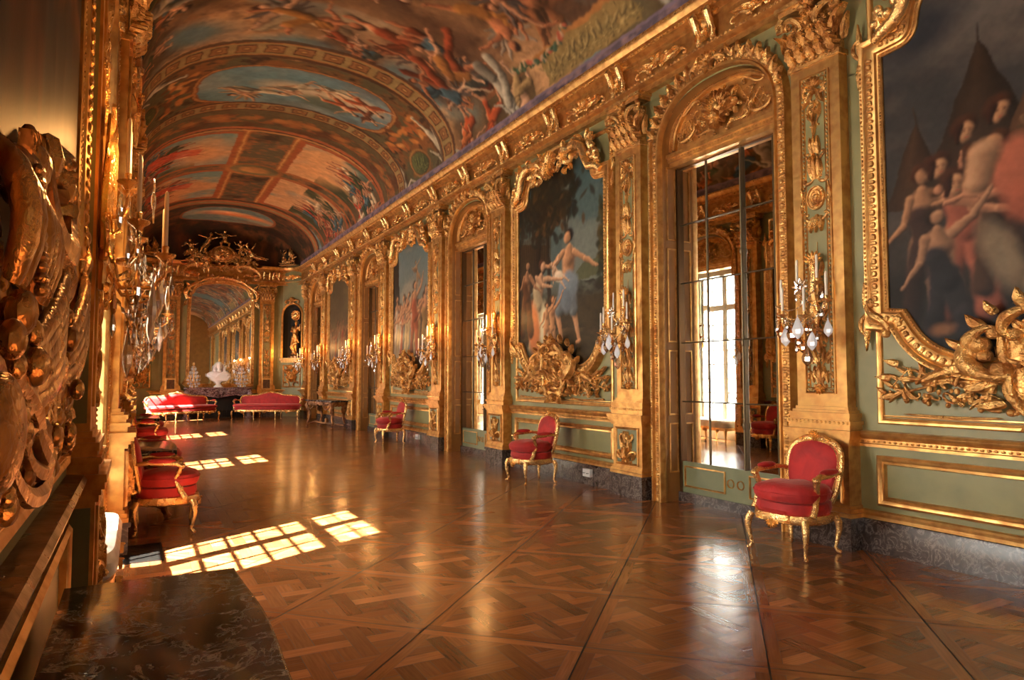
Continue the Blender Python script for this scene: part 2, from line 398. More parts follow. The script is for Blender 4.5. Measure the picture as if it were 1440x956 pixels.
        def arm(sg,a,el):
            s0=(ch[0]+sg*.68*k*sh[0],ch[1]+.35*k+sg*.68*k*sh[1]); a=radians(a); e=(s0[0]+sin(a)*1.35*k,s0[1]-cos(a)*1.35*k); b=a+radians(el); hn=(e[0]+sin(b)*1.35*k,e[1]-cos(b)*1.35*k)
            L(s0,e,.25,.20,skin); L(e,hn,.20,.11,skin); L(hn,(hn[0]+(hn[0]-e[0])*.12,hn[1]+(hn[1]-e[1])*.12),.13,.09,skin)
        arm(-1,p['ra'],p['re']); arm(1,p['la'],p['le'])
        q2=T(hd[0]-.14*k,hd[1]+.16*k); s.limb(q2[0],q2[1],q2[0]+.001,q2[1],.46*k,.44*k,hair,lx=lx)
        q=T(hd[0]+.1*k,hd[1]-.04*k); s.limb(q[0],q[1]-.05*k,q[0],q[1]+.05*k,.34*k,.36*k,skin,lx=lx); return s
def warp(cv,amp,sc,seed=0):
    a=cv.fbm(sc,oct=4,seed=seed+50)-.5; b=cv.fbm(sc,oct=4,seed=seed+51)-.5; x=np.clip(cv.X+a*amp*2,cv.x0,cv.x1).ravel(); y=np.clip(cv.Y+b*amp*2,cv.y0,cv.y1).ravel(); cv.a=sample(cv,x,y).reshape(cv.a.shape)
def sample(cv,x,y):
    u=np.clip((x-cv.x0)/(cv.x1-cv.x0)*(cv.w-1),0,cv.w-1.001); v=np.clip((y-cv.y0)/(cv.y1-cv.y0)*(cv.h-1),0,cv.h-1.001)
    i=u.astype(int); j=v.astype(int); fu=(u-i)[:,None]; fv=(v-j)[:,None]; a=cv.a
    return (a[j,i]*(1-fu)+a[j,i+1]*fu)*(1-fv)+(a[j+1,i]*(1-fu)+a[j+1,i+1]*fu)*fv
def set_paint(me,rgb,domain='POINT'):
    at=me.color_attributes.new('paint','FLOAT_COLOR',domain); c=np.ones((len(rgb),4),np.float32); c[:,:3]=rgb; at.data.foreach_set('color',c.ravel())
def grid_mesh(name,V,keep=None):
    """V: (rows, cols, 3) array of points -> mesh"""
    h,w=V.shape[:2]; me=bpy.data.meshes.new(name); j,i=np.meshgrid(np.arange(h-1),np.arange(w-1),indexing='ij'); a=j*w+i
    F=np.stack([a,a+1,a+w+1,a+w],-1).reshape(-1,4)
    if keep is not None: F=F[keep.ravel()]
    me.vertices.add(h*w); me.vertices.foreach_set('co',V.reshape(-1).astype(np.float32)); me.loops.add(len(F)*4); me.loops.foreach_set('vertex_index',F.ravel().astype(np.int32))
    me.polygons.add(len(F)); me.polygons.foreach_set('loop_start',np.arange(0,len(F)*4,4,dtype=np.int32)); me.polygons.foreach_set('use_smooth',np.ones(len(F),bool)); me.update(calc_edges=True); me.validate(); return me

# ================================================================ FLOOR: panels of basket-weave parquet laid on the diagonal
def clip(poly,planes):
    for nx,ny,d in planes:
        out=[]; n=len(poly)
        for i in range(n):
            a,b=poly[i],poly[(i+1)%n]; da=a[0]*nx+a[1]*ny-d; db=b[0]*nx+b[1]*ny-d
            if da<=0: out.append(a)
            if (da<0<db) or (db<0<da): t=da/(da-db); out.append((a[0]+(b[0]-a[0])*t,a[1]+(b[1]-a[1])*t))
        poly=out
        if len(poly)<3: return None
    return poly
fv=[];ff=[];fc=[];fuv=[]
oak=[(.235,.082,.026),(.285,.102,.032),(.20,.068,.021),(.26,.090,.027),(.33,.124,.042)]
def plank(poly,dirx,shade=1.,big=False):
    o=len(fv); ox,oy=rnd.random()*9,rnd.random()*9; c=rnd.choice(oak); k=(.88+.24*rnd.random())*shade; c=tuple(q*k for q in c)
    n=len(poly); mx=sum(p[0] for p in poly)/n; my=sum(p[1] for p in poly)/n; g=.0022
    for p in poly:
        dx,dy=p[0]-mx,p[1]-my; l=sqrt(dx*dx+dy*dy) or 1; fv.append((p[0]-dx/l*g,p[1]-dy/l*g,0.)); fuv.append(((p[0]*dirx[0]+p[1]*dirx[1])+ox,(-p[0]*dirx[1]+p[1]*dirx[0])+oy)); fc.append(c)
    ff.append(tuple(range(o,o+n)))
s2=sqrt(.5); PN=1.0; bw=.075; hs=PN/2-bw
def UV(p,q): return ((p+q)*s2,(q-p)*s2)       # panel axes: p along (+X,-Y), q along (+X,+Y)
p0=(1.76*s2)%PN; q0=(7.1*s2)%PN               # measured joint positions
for ip in range(-24,20):
    for iq in range(-10,32):
        cp_=ip*PN+PN/2+p0-PN*0; cq=iq*PN+PN/2+q0-PN
        cx,cy=UV(cp_,cq)
        if not(-1.7<cx<XR+.9 and YB-.6<cy<YE+.9): continue
        h=PN/2; G=.004
        for (a,b,c,d,dr) in ((-h,h,-h,-hs,0),(-h,h,hs,h,0),(-h,-hs,-hs,hs,1),(hs,h,-hs,hs,1)):
            a2=a+(G if a==-h else 0); b2=b-(G if b==h else 0); c2=c+(G if c==-h else 0); d2=d-(G if d==h else 0)
            plank([UV(cp_+a2,cq+c2),UV(cp_+b2,cq+c2),UV(cp_+b2,cq+d2),UV(cp_+a2,cq+d2)],(s2,-s2) if dr==0 else (s2,s2),1.12 if dr==0 else .98)
        pit=.30; w=.105; gp=pit-w; R=hs*sqrt(2)
        pl=[(s2,s2,hs),(s2,-s2,hs),(-s2,s2,hs),(-s2,-s2,hs)]
        def put(x0,x1,y0,y1,dx):
            q=clip([(x0,y0),(x1,y0),(x1,y1),(x0,y1)],pl)
            if q: plank([(cx+u,cy+v) for u,v in q],dx,(1.1 if dx[0] else .74) if max(x1-x0,y1-y0)>.25 else .9)
        for i in range(-3,4):
            for j in range(-3,4):
                x,y=i*pit,j*pit
                if (i+j)%2==0: put(x-w/2-gp,x+w/2+gp,y-w/2,y+w/2,(1,0))
                else: put(x-w/2,x+w/2,y-w/2-gp,y+w/2+gp,(0,1))
                a,b=x+w/2,y+w/2; m_=gp/2
                if (i+j)%2: put(a,a+m_,b,b+gp,(0,1)); put(a+m_,a+gp,b,b+gp,(0,1))
                else: put(a,a+gp,b,b+m_,(1,0)); put(a,a+gp,b+m_,b+gp,(1,0))
me=bpy.data.meshes.new('floor'); me.from_pydata(fv,[],ff); set_paint(me,np.array(fc)); uv=me.uv_layers.new(name='UVMap'); 
li=np.zeros(len(me.loops),np.int32); me.loops.foreach_get('vertex_index',li); uv.data.foreach_set('uv',np.array(fuv,np.float32)[li].ravel()); me.materials.append(M['parquet'])
fl=bpy.data.objects.new('floor',me); COL.objects.link(fl); tag(fl,kind='structure')
b=MB(); b.box(-1.6,XR+.9,YB-.6,YE+1,-.12,-.004); sub=build('subfloor',b,'dark',fl)

# ================================================================ plan outline
def corner(sg):     # sg=+1 right, -1 left ; from side wall to the end wall
    cx=4.75 if sg>0 else (2*XC+.02-4.75-.0); rx=XR-4.75 if sg>0 else cx-XL
    return [(cx+sg*rx*cos(t)**.85, 27.75+1.25*sin(t)**.85) for t in [i*pi/2/14 for i in range(15)]]
CR=corner(1); CL=corner(-1)
outline=[(XR,YB)]+CR+[(x,y) for x,y in reversed(CL)]+[(XL,YB)]
# VAULT
A_=2.88; XV=2.80; Z0=5.99; RISE=1.47
us=np.linspace(-1,1,330); ys=np.concatenate([np.arange(YB,5.,.12),np.arange(5.,19.,.022),np.arange(19.,27.6,.05),27.6+1.4*np.sin(np.linspace(0,pi/2,70))])
Yg,Ug=np.meshgrid(ys,us,indexing='ij'); e=np.clip((Yg-27.6)/1.4,0,1); xm=A_*(1-e**5)**.2; Xg=XV+xm*np.sin(Ug*pi/2)
t=np.clip(((np.abs(Xg-XV)/A_)**5+e**5)**.2,0,1); Zg=Z0+RISE*np.sqrt(np.clip(1-t**2.1,0,1)); Zg=np.where(np.abs(Ug)>.9999,Z0-.02,Zg)
V=np.stack([Xg,Yg,Zg],-1); me=grid_mesh('ceiling',V)
cu=np.arcsin(np.clip((Xg-XV)/A_,-1,1))*2/pi*3.5
cv=Cv(-3.55,3.55,4.4,29.1,.02,(.2,.15,.1),seed=5)
def paint_ceiling(cv):
    X,Y=cv.X,cv.Y; R=random.Random(11)
    n1=cv.fbm(1.6,oct=6,seed=1); n2=cv.fbm(.5,oct=5,seed=2); n3=cv.fbm(.16,oct=4,seed=3); n4=cv.fbm(2.3,1.2,oct=5,seed=9)
    sky=np.array((.17,.25,.27)); sk2=np.array((.30,.38,.37)); cl=np.array((.44,.27,.15)); clb=np.array((.60,.39,.23)); dk=np.array((.11,.065,.04))
    cv.a[:]=sky; cv.mix((n2-.35)*2,sk2)
    cv.mix((n1-.44)*6,cl); cv.mix((n4-.50)*8,dk*1.5); cv.mix((n1*.6+n2*.4-.55)*9,clb); cv.mix((n3-.55)*2*(n1>.5),dk)
    cols=[(.62,.30,.17),(.66,.38,.24),(.55,.27,.15),(.70,.46,.32)]; dr=[(.42,.13,.06),(.14,.22,.26),(.50,.27,.10),(.60,.48,.34),(.12,.12,.10),(.40,.20,.10)]
    def group(x,y,n,sz,spread=.5,ang=None):
        for i in range(n):
            cv.blob(x+R.uniform(-spread,spread),y+R.uniform(-spread,spread),R.uniform(.2,.45),R.uniform(.12,.3),R.choice([tuple(clb*.9),tuple(dk*1.3),tuple(cl)]),R.uniform(0,3),.6,.75)
        cv.blob(x,y,spread*.9+.25,spread*.7+.2,tuple(dk),0,.7,.75)
        for i in range(n):
            a=R.uniform(-1.9,1.9) if ang is None else ang+R.uniform(-.5,.5)
            cv.fig(x+R.uniform(-spread,spread),y+R.uniform(-spread,spread),sz*R.uniform(1.15,1.6),a,R.choice([-1,1]),
                dict(la=R.uniform(20,140),le=R.uniform(-60,60),ra=R.uniform(-140,-20),re=R.uniform(-60,60),ll=R.uniform(10,70),lk=R.uniform(-90,0),rl=R.uniform(-50,30),rk=R.uniform(-70,10),lean=R.uniform(-25,25)),
                R.choice(cols),(.12,.05,.03),R.choice(dr),R.choice(['fly','fly',None,'long']),wings=R.choice([None,None,(.55,.45,.36),(.25,.2,.18)]))
    # open sky zone (Y<12.6)
    cv.blob(.6,11.4,.9,.7,tuple(clb*1.05),.2,.8,.9); cv.blob(2.0,10.9,.7,.9,tuple(dk*1.3),.4,.6,.9); cv.blob(1.3,10.2,.8,.6,tuple(dk*1.6),-.4,.7,.8)
    cv.blob(-1.9,11.8,.6,.4,tuple(sky),.1,.5,.9); cv.blob(.3,12.2,1.4,.28,tuple(sky*1.05),-.05,.4,.9); cv.blob(2.6,11.8,.35,.5,tuple(sk2),.3,.5,.8)
    for (x,y,n,s_,sp) in ((-2.2,10.6,4,1.0,.4),(-.2,11.3,2,1.15,.25),(.9,11.2,1,1.2,.1),(.4,11.9,4,.6,.3),(1.5,11.0,3,1.0,.3),(2.0,11.5,2,1.1,.25),(1.9,11.9,2,.9,.2),(0,9.2,6,1.1,.9),(-1.4,9.0,4,1.,.6),(1.5,8.8,5,1.1,.6),(.2,7,6,1.2,1.),(-1.5,6.5,5,1.1,.8),(1.6,6.4,5,1.1,.8),(-3,9.3,3,1.0,.3),(-3.0,11.9,2,1.0,.2)): group(x,y,n,s_,sp)
    cv.poly([(2.05,11.35),(2.7,10.4),(2.75,10.5),(2.1,11.4)],(.75,.6,.45),al=.5)
    # side architecture along both edges
    edge=np.clip((np.abs(X)-2.55)/.12,0,1)*(Y<12.9)
    wav=(np.sin(Y*1.9+.8)>.15)
    cv.mix(edge*wav*.9,(.20,.155,.085)); cv.mix(((np.abs(np.abs(X)-2.6)<.05)*wav*(Y<12.9)).astype(float),(.38,.18,.08))
    for sg in (1,-1):
        for y in np.arange(4.8,12.6,1.05):
            m_=(R.random()); x=sg*(3.02+.12*R.random())
            if 6.6<y<9.3 and sg>0: # painted stone relief with a garland above
                continue
            cv.blob(x-sg*.1,y,.5,.5,(.13,.085,.045),0,.5,.9)
            cv.fig(x-sg*.15,y,1.5,-sg*pi/2+R.uniform(-.2,.2),sg,dict(ll=R.uniform(50,95),lk=R.uniform(-95,-30),rl=R.uniform(20,80),rk=-60,la=R.uniform(40,120),ra=R.uniform(-90,0),lean=R.uniform(-10,20)),R.choice(cols),(.10,.04,.02),R.choice([(.12,.22,.28),(.55,.16,.06),(.16,.18,.1),(.5,.36,.2)]),'fly')
        for y in (6.2,10.35): cv.fig(sg*2.75,y,1.5,-sg*pi/2,sg,dict(la=130,ra=-30),(.60,.56,.48),(.5,.45,.38),(.55,.5,.42),'long')
    cv.poly([(2.55,6.9),(2.55,9.2),(3.2,9.2),(3.2,6.9)],(.34,.25,.12)); cv.poly([(2.5,6.8),(2.5,9.3),(2.6,9.3),(2.6,6.8)],(.45,.24,.1))
    for i in range(13): cv.fig(2.9,7.0+i*.17,.5,-pi/2+R.uniform(-.3,.3),R.choice([1,-1]),dict(ll=R.uniform(0,50),rl=-30,la=R.uniform(20,120)),(.52,.40,.20),(.38,.29,.14),(.48,.37,.19),'fly')
    for i in range(60): a=i/60*pi; cv.blob(2.45+.16*sin(a)*1.2+R.uniform(-.05,.05),9.9-i*.028,.05,.045,R.choice([(.45,.16,.10),(.08,.12,.06),(.5,.36,.25),(.10,.16,.12)]),0,.2)
    warp(cv,.09,.30,3)
    # transverse painted ribs with coffers
    def rib(y0,y1,step,curve=.55):
        yc=(y0+y1)/2; yy=Y-curve*(X/3.5)**2; hw=(y1-y0)/2; d=np.abs(yy-yc)
        cv.mix((d<hw).astype(float),(.27,.12,.05)); cv.mix((d<hw*.86).astype(float),(.42,.24,.11)); cv.mix((d<hw*.72).astype(float),(.36,.27,.14))
        ph=(X/step)%1; c=(np.abs(ph-.5)<.36)&(d<hw*.56); cv.mix(c.astype(float),(.14,.06,.028)); c2=(np.abs(ph-.5)<.29)&(d<hw*.44); cv.mix(c2.astype(float),(.34,.19,.09))
        r=np.sqrt(((ph-.5)*step)**2+(yy-yc)**2); cv.mix((r<.07).astype(float),(.24,.12,.05)); cv.mix((r<.035).astype(float),(.5,.32,.15))
        cv.mix(((d>hw*.9)&(d<hw*1.25)).astype(float)*.8,(.12,.06,.03))
    # oval compartment
    z=(Y>13.0)&(Y<15.85); cv.mix(z.astype(float),(.17,.15,.09)); cv.mix(z*(n2-.42)*5,(.30,.15,.06)); cv.mix(z*(n3-.55)*5,(.09,.05,.03))
    yy=Y-.3*(X/3.5)**2
    ov=((np.abs(X)/1.6)**3.2+(np.abs(yy-14.35)/.98)**3.2)
    cv.mix((ov<1.28).astype(float),(.22,.09,.035)); cv.mix((ov<1.2).astype(float),(.46,.25,.11)); cv.mix((ov<1.08).astype(float),(.30,.14,.06)); mo=(ov<1.0).astype(float)
    cv.mix(mo,(.20,.30,.33)); cv.mix(mo*(n1-.42)*4,(.34,.38,.37)); cv.mix(mo*(n4-.5)*4,(.17,.17,.17))
    cv.blob(.1,14.3,.7,.3,(.62,.50,.36),.1,.4,.85,mo); cv.blob(.5,14.7,.45,.3,(.14,.17,.13),.1,.3,.8,mo); cv.blob(.9,14.15,.5,.25,(.66,.5,.34),.1,.4,.8,mo)
    for (x,y,s_,a) in ((-.5,14.6,1.25,1.0),(.0,14.25,1.0,.5),(.7,14.5,.95,-.9),(1.0,14.1,1.0,-1.2),(.55,13.95,.75,1.0),(1.2,14.5,.8,-.8)):
        cv.fig(x,y,s_,a,R.choice([-1,1]),dict(ll=40,lk=-60,rl=-10,la=90,ra=-100),(.72,.46,.30),(.2,.1,.05),R.choice([(.6,.22,.10),(.7,.6,.45),(.3,.14,.08)]),'fly',wings=(.6,.42,.25) if x<0 else None)
    # ends of the oval: brown cartouche masses; statues and bronze medallions on the sides
    for sg in (1,-1):
        for i in range(26): cv.blob(sg*(2.02+R.uniform(-.28,.28)),14.4+R.uniform(-.9,.9),.16,.07,R.choice([(.40,.17,.06),(.52,.25,.09),(.2,.09,.04),(.6,.33,.14)]),R.uniform(0,3),.3)
        cv.blob(sg*2.85,14.6,.40,.52,(.42,.24,.10),0,.08); cv.blob(sg*2.85,14.6,.35,.47,(.15,.07,.03),0,.06); cv.blob(sg*2.85,14.6,.32,.44,(.15,.16,.08),0,.06)
        for i in range(4): cv.fig(sg*2.85+R.uniform(-.1,.1),14.4+i*.13,.45,-sg*pi/2,sg,dict(ll=30,rl=-20,la=90),(.28,.29,.14),(.2,.2,.1),(.24,.25,.12),'fly')
        for y in (13.35,15.85,16.45): 
            cv.blob(sg*2.85,y,.75,.28,(.12,.06,.03),0,.3,.9); cv.fig(sg*2.75,y,1.75,-sg*pi/2,sg,dict(la=60,le=60,ra=-20,ll=14,rl=-6),(.66,.58,.47),(.5,.43,.34),(.62,.54,.44),None); cv.blob(sg*2.72,y,.22,.2,(.55,.48,.38),0,.3)
        cv.fig(sg*3.1,12.35,1.1,-sg*pi/2,sg,dict(ll=85,lk=-80,rl=60,rk=-70,la=80),cols[0],(.1,.04,.02),(.5,.2,.08),'fly')
    rib(12.28,12.88,.40,.75); rib(15.30,15.74,.38,.75)
    # frieze behind the second rib
    yy=Y-.75*(X/3.5)**2; z=((yy>15.75)&(yy<16.9)); cv.mix(z.astype(float),(.19,.15,.085)); cv.mix(z*(np.abs(yy-16.3)<.28)*(n3-.4)*6,(.36,.17,.07)); cv.mix(z*((n2-.5)*5),(.17,.08,.04))
    for i in range(-5,6): cv.blob(i*.55,16.3+.75*(i*.55/3.5)**2,.18,.12,(.46,.23,.09),0,.3,.8)
    for (a,b,c) in ((16.9,17.05,(.42,.17,.08)),(17.05,17.12,(.16,.07,.03)),(17.12,17.22,(.5,.30,.14))): cv.mix(((yy>a)&(yy<b)).astype(float),c)
    # picture compartments, Y 17.2..24.2, divided by a crossing band
    z=((yy>17.22)&(Y<24.6)).astype(float); cv.mix(z,(.19,.15,.09)); cv.mix(z*(n3-.47)*5,(.34,.16,.07)); cv.mix(z*(n2-.55)*5,(.10,.055,.03))
    for sg in (1,-1):
        for (a,b) in ((17.45,20.2),(20.9,24.1)):
            x0=.62; m_=((X*sg>x0)&(X*sg<3.35)&(Y-.4*(X/3.5)**2>a)&(Y<b))
            big=((X*sg>x0-.14)&(X*sg<3.45)&(Y-.4*(X/3.5)**2>a-.16)&(Y<b+.16)); cv.mix(big.astype(float),(.40,.15,.06)); cv.mix(m_.astype(float),(.24,.33,.32))
            mf=m_.astype(float); cv.mix(mf*(n1-.45)*7,(.60,.38,.22)); cv.mix(mf*(n4-.44)*8*(X*sg>1.3),(.10,.11,.055)); cv.mix(mf*np.clip((X*sg-1.9)*1.4,0,1)*(n3-.3)*2.2,(.13,.085,.045)); cv.mix(mf*np.clip((X*sg-2.3)/.8,0,1)*.8,(.22,.14,.08))
            if a<18: cv.blob(sg*1.2,19,.6,1.0,(.66,.38,.20),0,.6,.9,mf)
            for i in range(17):
                x=sg*R.uniform(1.7,3.2); y=R.uniform(a+.5,b-.5)
                cv.fig(x,y,1.15,-sg*R.uniform(.9,1.9),sg,dict(ll=R.uniform(0,60),lk=-50,rl=R.uniform(-30,10),la=R.uniform(20,140),ra=R.uniform(-120,0),lean=15),R.choice(cols),(.1,.05,.03),R.choice([(.62,.12,.06),(.50,.16,.08),(.15,.24,.28),(.75,.62,.45),(.13,.15,.08)]),'fly')
            if sg<0: cv.poly([(-1.2,a+1.2),(-2.7,a+.7),(-2.8,a+1.4),(-1.3,a+1.7)],(.60,.14,.07),al=.7)
    for x in (-.45,.45): cv.mix(z*(np.abs(X-x)<.06),(.40,.18,.07)); cv.mix(z*(np.abs(X-x)<.02),(.6,.36,.16))
    cv.mix(z*(np.abs(np.abs(Y-20.55)-.25)<.06),(.40,.18,.07)); cv.blob(0,20.55,.62,.62,(.42,.20,.08),0,.06); cv.blob(0,20.55,.5,.5,(.25,.20,.11),0,.06); cv.blob(0,20.55,.3,.3,(.5,.28,.12),0,.2)
    # last rib and the sky above the end wall
    for (a,b,c) in ((24.3,24.5,(.14,.065,.03)),(24.5,24.75,(.42,.19,.08)),(24.75,24.95,(.34,.26,.14)),(24.95,25.1,(.36,.15,.06))): cv.mix(((yy>a)&(yy<b)).astype(float),c)
    z=(yy>25.1).astype(float); cv.mix(z,(.09,.055,.035)); cv.mix(z*(n2-.45)*4,(.24,.11,.05)); cv.mix(z*(n3-.5)*4,(.05,.05,.03))
    o=((np.abs(X)/1.25)**2.4+(np.abs(Y-26.7)/1.15)**2.4); mo=(o<1).astype(float); cv.mix((o<1.15).astype(float),(.34,.15,.06)); cv.mix(mo,(.20,.27,.26)); cv.mix(mo*(n2-.42)*5,(.33,.36,.30))
    cv.blob(.3,26.6,.9,.3,(.72,.30,.12),.1,.5,.9,mo); cv.blob(-.1,26.3,.5,.18,(.8,.5,.3),.1,.5,.8,mo); cv.blob(.9,27.5,.6,.25,(.30,.18,.1),0,.5,.7,mo)
    # blue-violet marbled ledge just above the cornice, both sides
    m_=np.clip((np.abs(X)-3.27)/.04,0,1); cv.mix(m_,(.20,.165,.205)); cv.mix(m_*(n3-.4)*4,(.34,.24,.26)); cv.mix(((np.abs(np.abs(X)-3.27)<.025)).astype(float),(.28,.22,.28))
    warp(cv,.03,.12,7)
    # brush texture
    cv.a*=(1+.35*(n3-.5))[...,None]*(1+.2*(cv.fbm(.06,oct=2,seed=8)-.5))[...,None]; cv.a=np.clip(np.clip(cv.a,0,1)**1.4*1.2,0,1)*np.array((1.0,.97,.88))
CEIL_GAIN=1.0
paint_ceiling(cv)

rgb=sample(cv,cu.ravel(),np.where(Yg<4.5,9.-Yg,Yg).clip(4.4,29).ravel()); set_paint(me,rgb); me.materials.append(M['fresco'])
o=bpy.data.objects.new('ceiling',me); COL.objects.link(o); tag(o,kind='structure')
b=MB(); b.box(-1.6,XR+1,YB-.6,YE+1,7.6,7.8)
for x0,x1 in ((-1.6,XL-.62),(XR+.6,XR+1)): b.box(x0,x1,YB-.6,YE+1,5.3,7.8)
build('ceiling_shell',b,'dark',o)

# ================================================================ WALLS
def arch_z(x,a=.93,z0=4.4,r=.68): return z0+r*(max(0,1-(abs(x)/a)**2.3))**(1/2.3)
def arch_path(a,z0,r,zb,n=28):
    return [(-a,zb)]+[(-a*cos(t)**(2/2.3) if cos(t)>0 else 0, z0+r*sin(t)**(2/2.3)) for t in [pi/2*i/n for i in range(n+1)]]+[(a*cos(t)**(2/2.3) if cos(t)>1e-9 else 0, z0+r*sin(t)**(2/2.3)) for t in [pi/2*(n-i)/n for i in range(1,n+1)]]+[(a,zb)]
ks=range(-2,4); DY=[D0+PER*k for k in ks]
def side_wall(name,X,sgn,rot,thick):
    b=MB(); cuts=[]
    for Y in DY: cuts.append((Y-.93,Y+.93))
    y=YB; segs=[]
    for a,c in cuts: 
        if c>y: segs.append((y,max(y,a))); y=c
    segs.append((y,27.78))
    X2=X+sgn*thick
    for a,c in segs:
        if c-a>.01: b.box(X,X2,a,c,-.05,4.4)
    b.box(X,X2,YB,27.78,5.15,6.1)
    for Yc in DY:
        pp=[p for p in arch_path(.93,4.4,.68,4.4,16)]
        for (x0,z0),(x1,z1) in zip(pp,pp[1:]):
            if x1-x0<1e-6: continue
            b.add([(X,Yc+x0,z0),(X,Yc+x1,z1),(X,Yc+x1,5.16),(X,Yc+x0,5.16),(X2,Yc+x0,z0),(X2,Yc+x1,z1),(X2,Yc+x1,5.16),(X2,Yc+x0,5.16)],[(0,1,2,3),(4,7,6,5),(0,4,5,1)])
    # piers above the springing
    y=YB
    for a,c in cuts+[(27.78,99)]:
        if a>y: b.box(X,X2,y,min(a,27.78),4.39,5.16)
        y=max(y,c)
    o=build(name,b,'green',ang=30); fixnormals(o); return tag(o,kind='structure')
side_wall('wall_right',XR,1,RW,.6); side_wall('wall_left',XL,-1,LW,.62)
# outer skin behind the doors on the right, and the near end wall
b=MB(); b.box(XR+.6,XR+.75,YB,YE,-.05,6.1); build('outer_skin',b,'dark',bpy.data.objects['wall_right'])
b=MB(); b.box(XL-.7,XR+.6,YB-.2,YB,-.05,7.6); tag(build('wall_back',b,'ochre'),kind='structure')
# end wall: straight middle, plus the two rounded corners with an arched niche in each
NZ0,NZS,NR=2.35,4.05,.44
def cmap(C):
    L=[0]; 
    for a,c in zip(C,C[1:]): L.append(L[-1]+sqrt((c[0]-a[0])**2+(c[1]-a[1])**2))
    def f(t,d):
        t=min(max(t,0),L[-1]-1e-6); i=max(k for k in range(len(L)) if L[k]<=t); i=min(i,len(C)-2); u=(t-L[i])/(L[i+1]-L[i])
        a,c=C[i],C[i+1]; dx,dy=(c[0]-a[0])/(L[i+1]-L[i]),(c[1]-a[1])/(L[i+1]-L[i]); return (a[0]+dx*(t-L[i]),a[1]+dy*(t-L[i]),dx,dy)
    return f,L[-1]
b=MB(); b.box(CL[-1][0]-.02,CR[-1][0]+.02,YE,YE+.4,-.05,6.1)
ends=[]
for sg,C in ((1,CR),(-1,CL)):
    f,Lc=cmap(C); tm=Lc*.52
    (ax,ay,_,_),(bx,by,_,_)=f(tm-.52,0),f(tm+.52,0)      # flat facet carrying the niche
    mx_,my_=(ax+bx)/2,(ay+by)/2; dx,dy=bx-ax,by-ay; l=sqrt(dx*dx+dy*dy); dx/=l;dy/=l; nx,ny=(-dy,dx) if sg>0 else (dy,-dx)   # into the room
    ends.append((mx_,my_,nx,ny,l))
    cols=[p for p in C]
    def strip(q0,q1,z0,z1):
        b.add([(q0[0],q0[1],z0),(q1[0],q1[1],z0),(q1[0],q1[1],z1),(q0[0],q0[1],z1)],[(0,1,2,3)])
    first=[p for i,p in enumerate(C) if sum(sqrt((C[k+1][0]-C[k][0])**2+(C[k+1][1]-C[k][1])**2) for k in range(i))<tm-.52]+[(ax,ay)]
    last=[(bx,by)]+[p for i,p in enumerate(C) if sum(sqrt((C[k+1][0]-C[k][0])**2+(C[k+1][1]-C[k][1])**2) for k in range(i))>tm+.52]
    for LL in (first,last):
        for q0,q1 in zip(LL,LL[1:]): strip(q0,q1,-.05,6.1)
    def at(x,z,d=0): return (mx_+dx*x-nx*d,my_+dy*x-ny*d,z)
    h=l/2
    for x0,x1,z0,z1 in ((-h,-NR,-.05,6.1),(NR,h,-.05,6.1),(-NR,NR,-.05,NZ0),(-NR,NR,NZS+NR,6.1)):
        b.add([at(x0,z0),at(x1,z0),at(x1,z1),at(x0,z1)],[(0,1,2,3)])
    n=12
    for i in range(n):
        a0,a1=pi*i/n,pi*(i+1)/n; b.add([at(-cos(a0)*NR,NZS+sin(a0)*NR),at(-cos(a1)*NR,NZS+sin(a1)*NR),at(-cos(a1)*NR,NZS+NR),at(-cos(a0)*NR,NZS+NR)],[(0,1,2,3)])
o=build('wall_end',b,'green',ang=30); tag(o,kind='structure')
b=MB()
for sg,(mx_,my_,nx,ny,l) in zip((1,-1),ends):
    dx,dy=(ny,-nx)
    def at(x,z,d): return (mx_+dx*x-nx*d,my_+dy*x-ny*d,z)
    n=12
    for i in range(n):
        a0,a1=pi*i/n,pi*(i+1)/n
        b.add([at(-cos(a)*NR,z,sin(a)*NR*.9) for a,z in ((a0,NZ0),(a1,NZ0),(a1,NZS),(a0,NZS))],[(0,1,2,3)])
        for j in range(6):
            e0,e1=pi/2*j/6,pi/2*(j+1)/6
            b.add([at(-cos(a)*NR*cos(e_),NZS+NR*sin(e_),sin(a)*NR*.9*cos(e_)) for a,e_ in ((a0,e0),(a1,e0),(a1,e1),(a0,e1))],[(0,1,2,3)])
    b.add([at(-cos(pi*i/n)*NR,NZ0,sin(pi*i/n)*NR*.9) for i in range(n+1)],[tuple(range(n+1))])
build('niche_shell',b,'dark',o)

# ================================================================ TRIMS along the walls
ent=[(0,5.27),(.10,5.27),(.10,5.31),(.07,5.315),(.07,5.36),(.11,5.375),(.14,5.40),(.14,5.425),(.05,5.44),(.045,5.47),(.045,5.74),(.06,5.75),(.06,5.79),(.09,5.81),(.13,5.83),(.13,5.87),(.17,5.885),(.20,5.93),(.215,5.96),(.215,6.0),(.12,6.02),(.02,6.02)]
b=MB(); b.sweep(outline,ent,mode='plan'); o=build('trim_1',b,'gold',ang=32); tag(o,kind='structure'); TR=o
def off(path,d):
    out=[]
    for i,p in enumerate(path):
        a=path[max(0,i-1)]; c=path[min(len(path)-1,i+1)]; l=sqrt((c[0]-a[0])**2+(c[1]-a[1])**2); out.append((p[0]-(c[1]-a[1])/l*d,p[1]+(c[0]-a[0])/l*d))
    return out
def hb(b,path,step,r,z,lim=None):
    for x,y,tx,ty in walk(path,step):
        if y>-3: b.ell((x,y,z),r,6,4,rz=atan2(ty,tx),axis='z')
b=MB(); hb(b,off(outline,.14),.07,(.026,.018,.02),5.412); hb(b,off(outline,.21),.075,(.03,.018,.024),5.975); hb(b,off(outline,.135),.055,(.018,.02,.016),5.85)
build('carved_edge',b,'carved',TR)
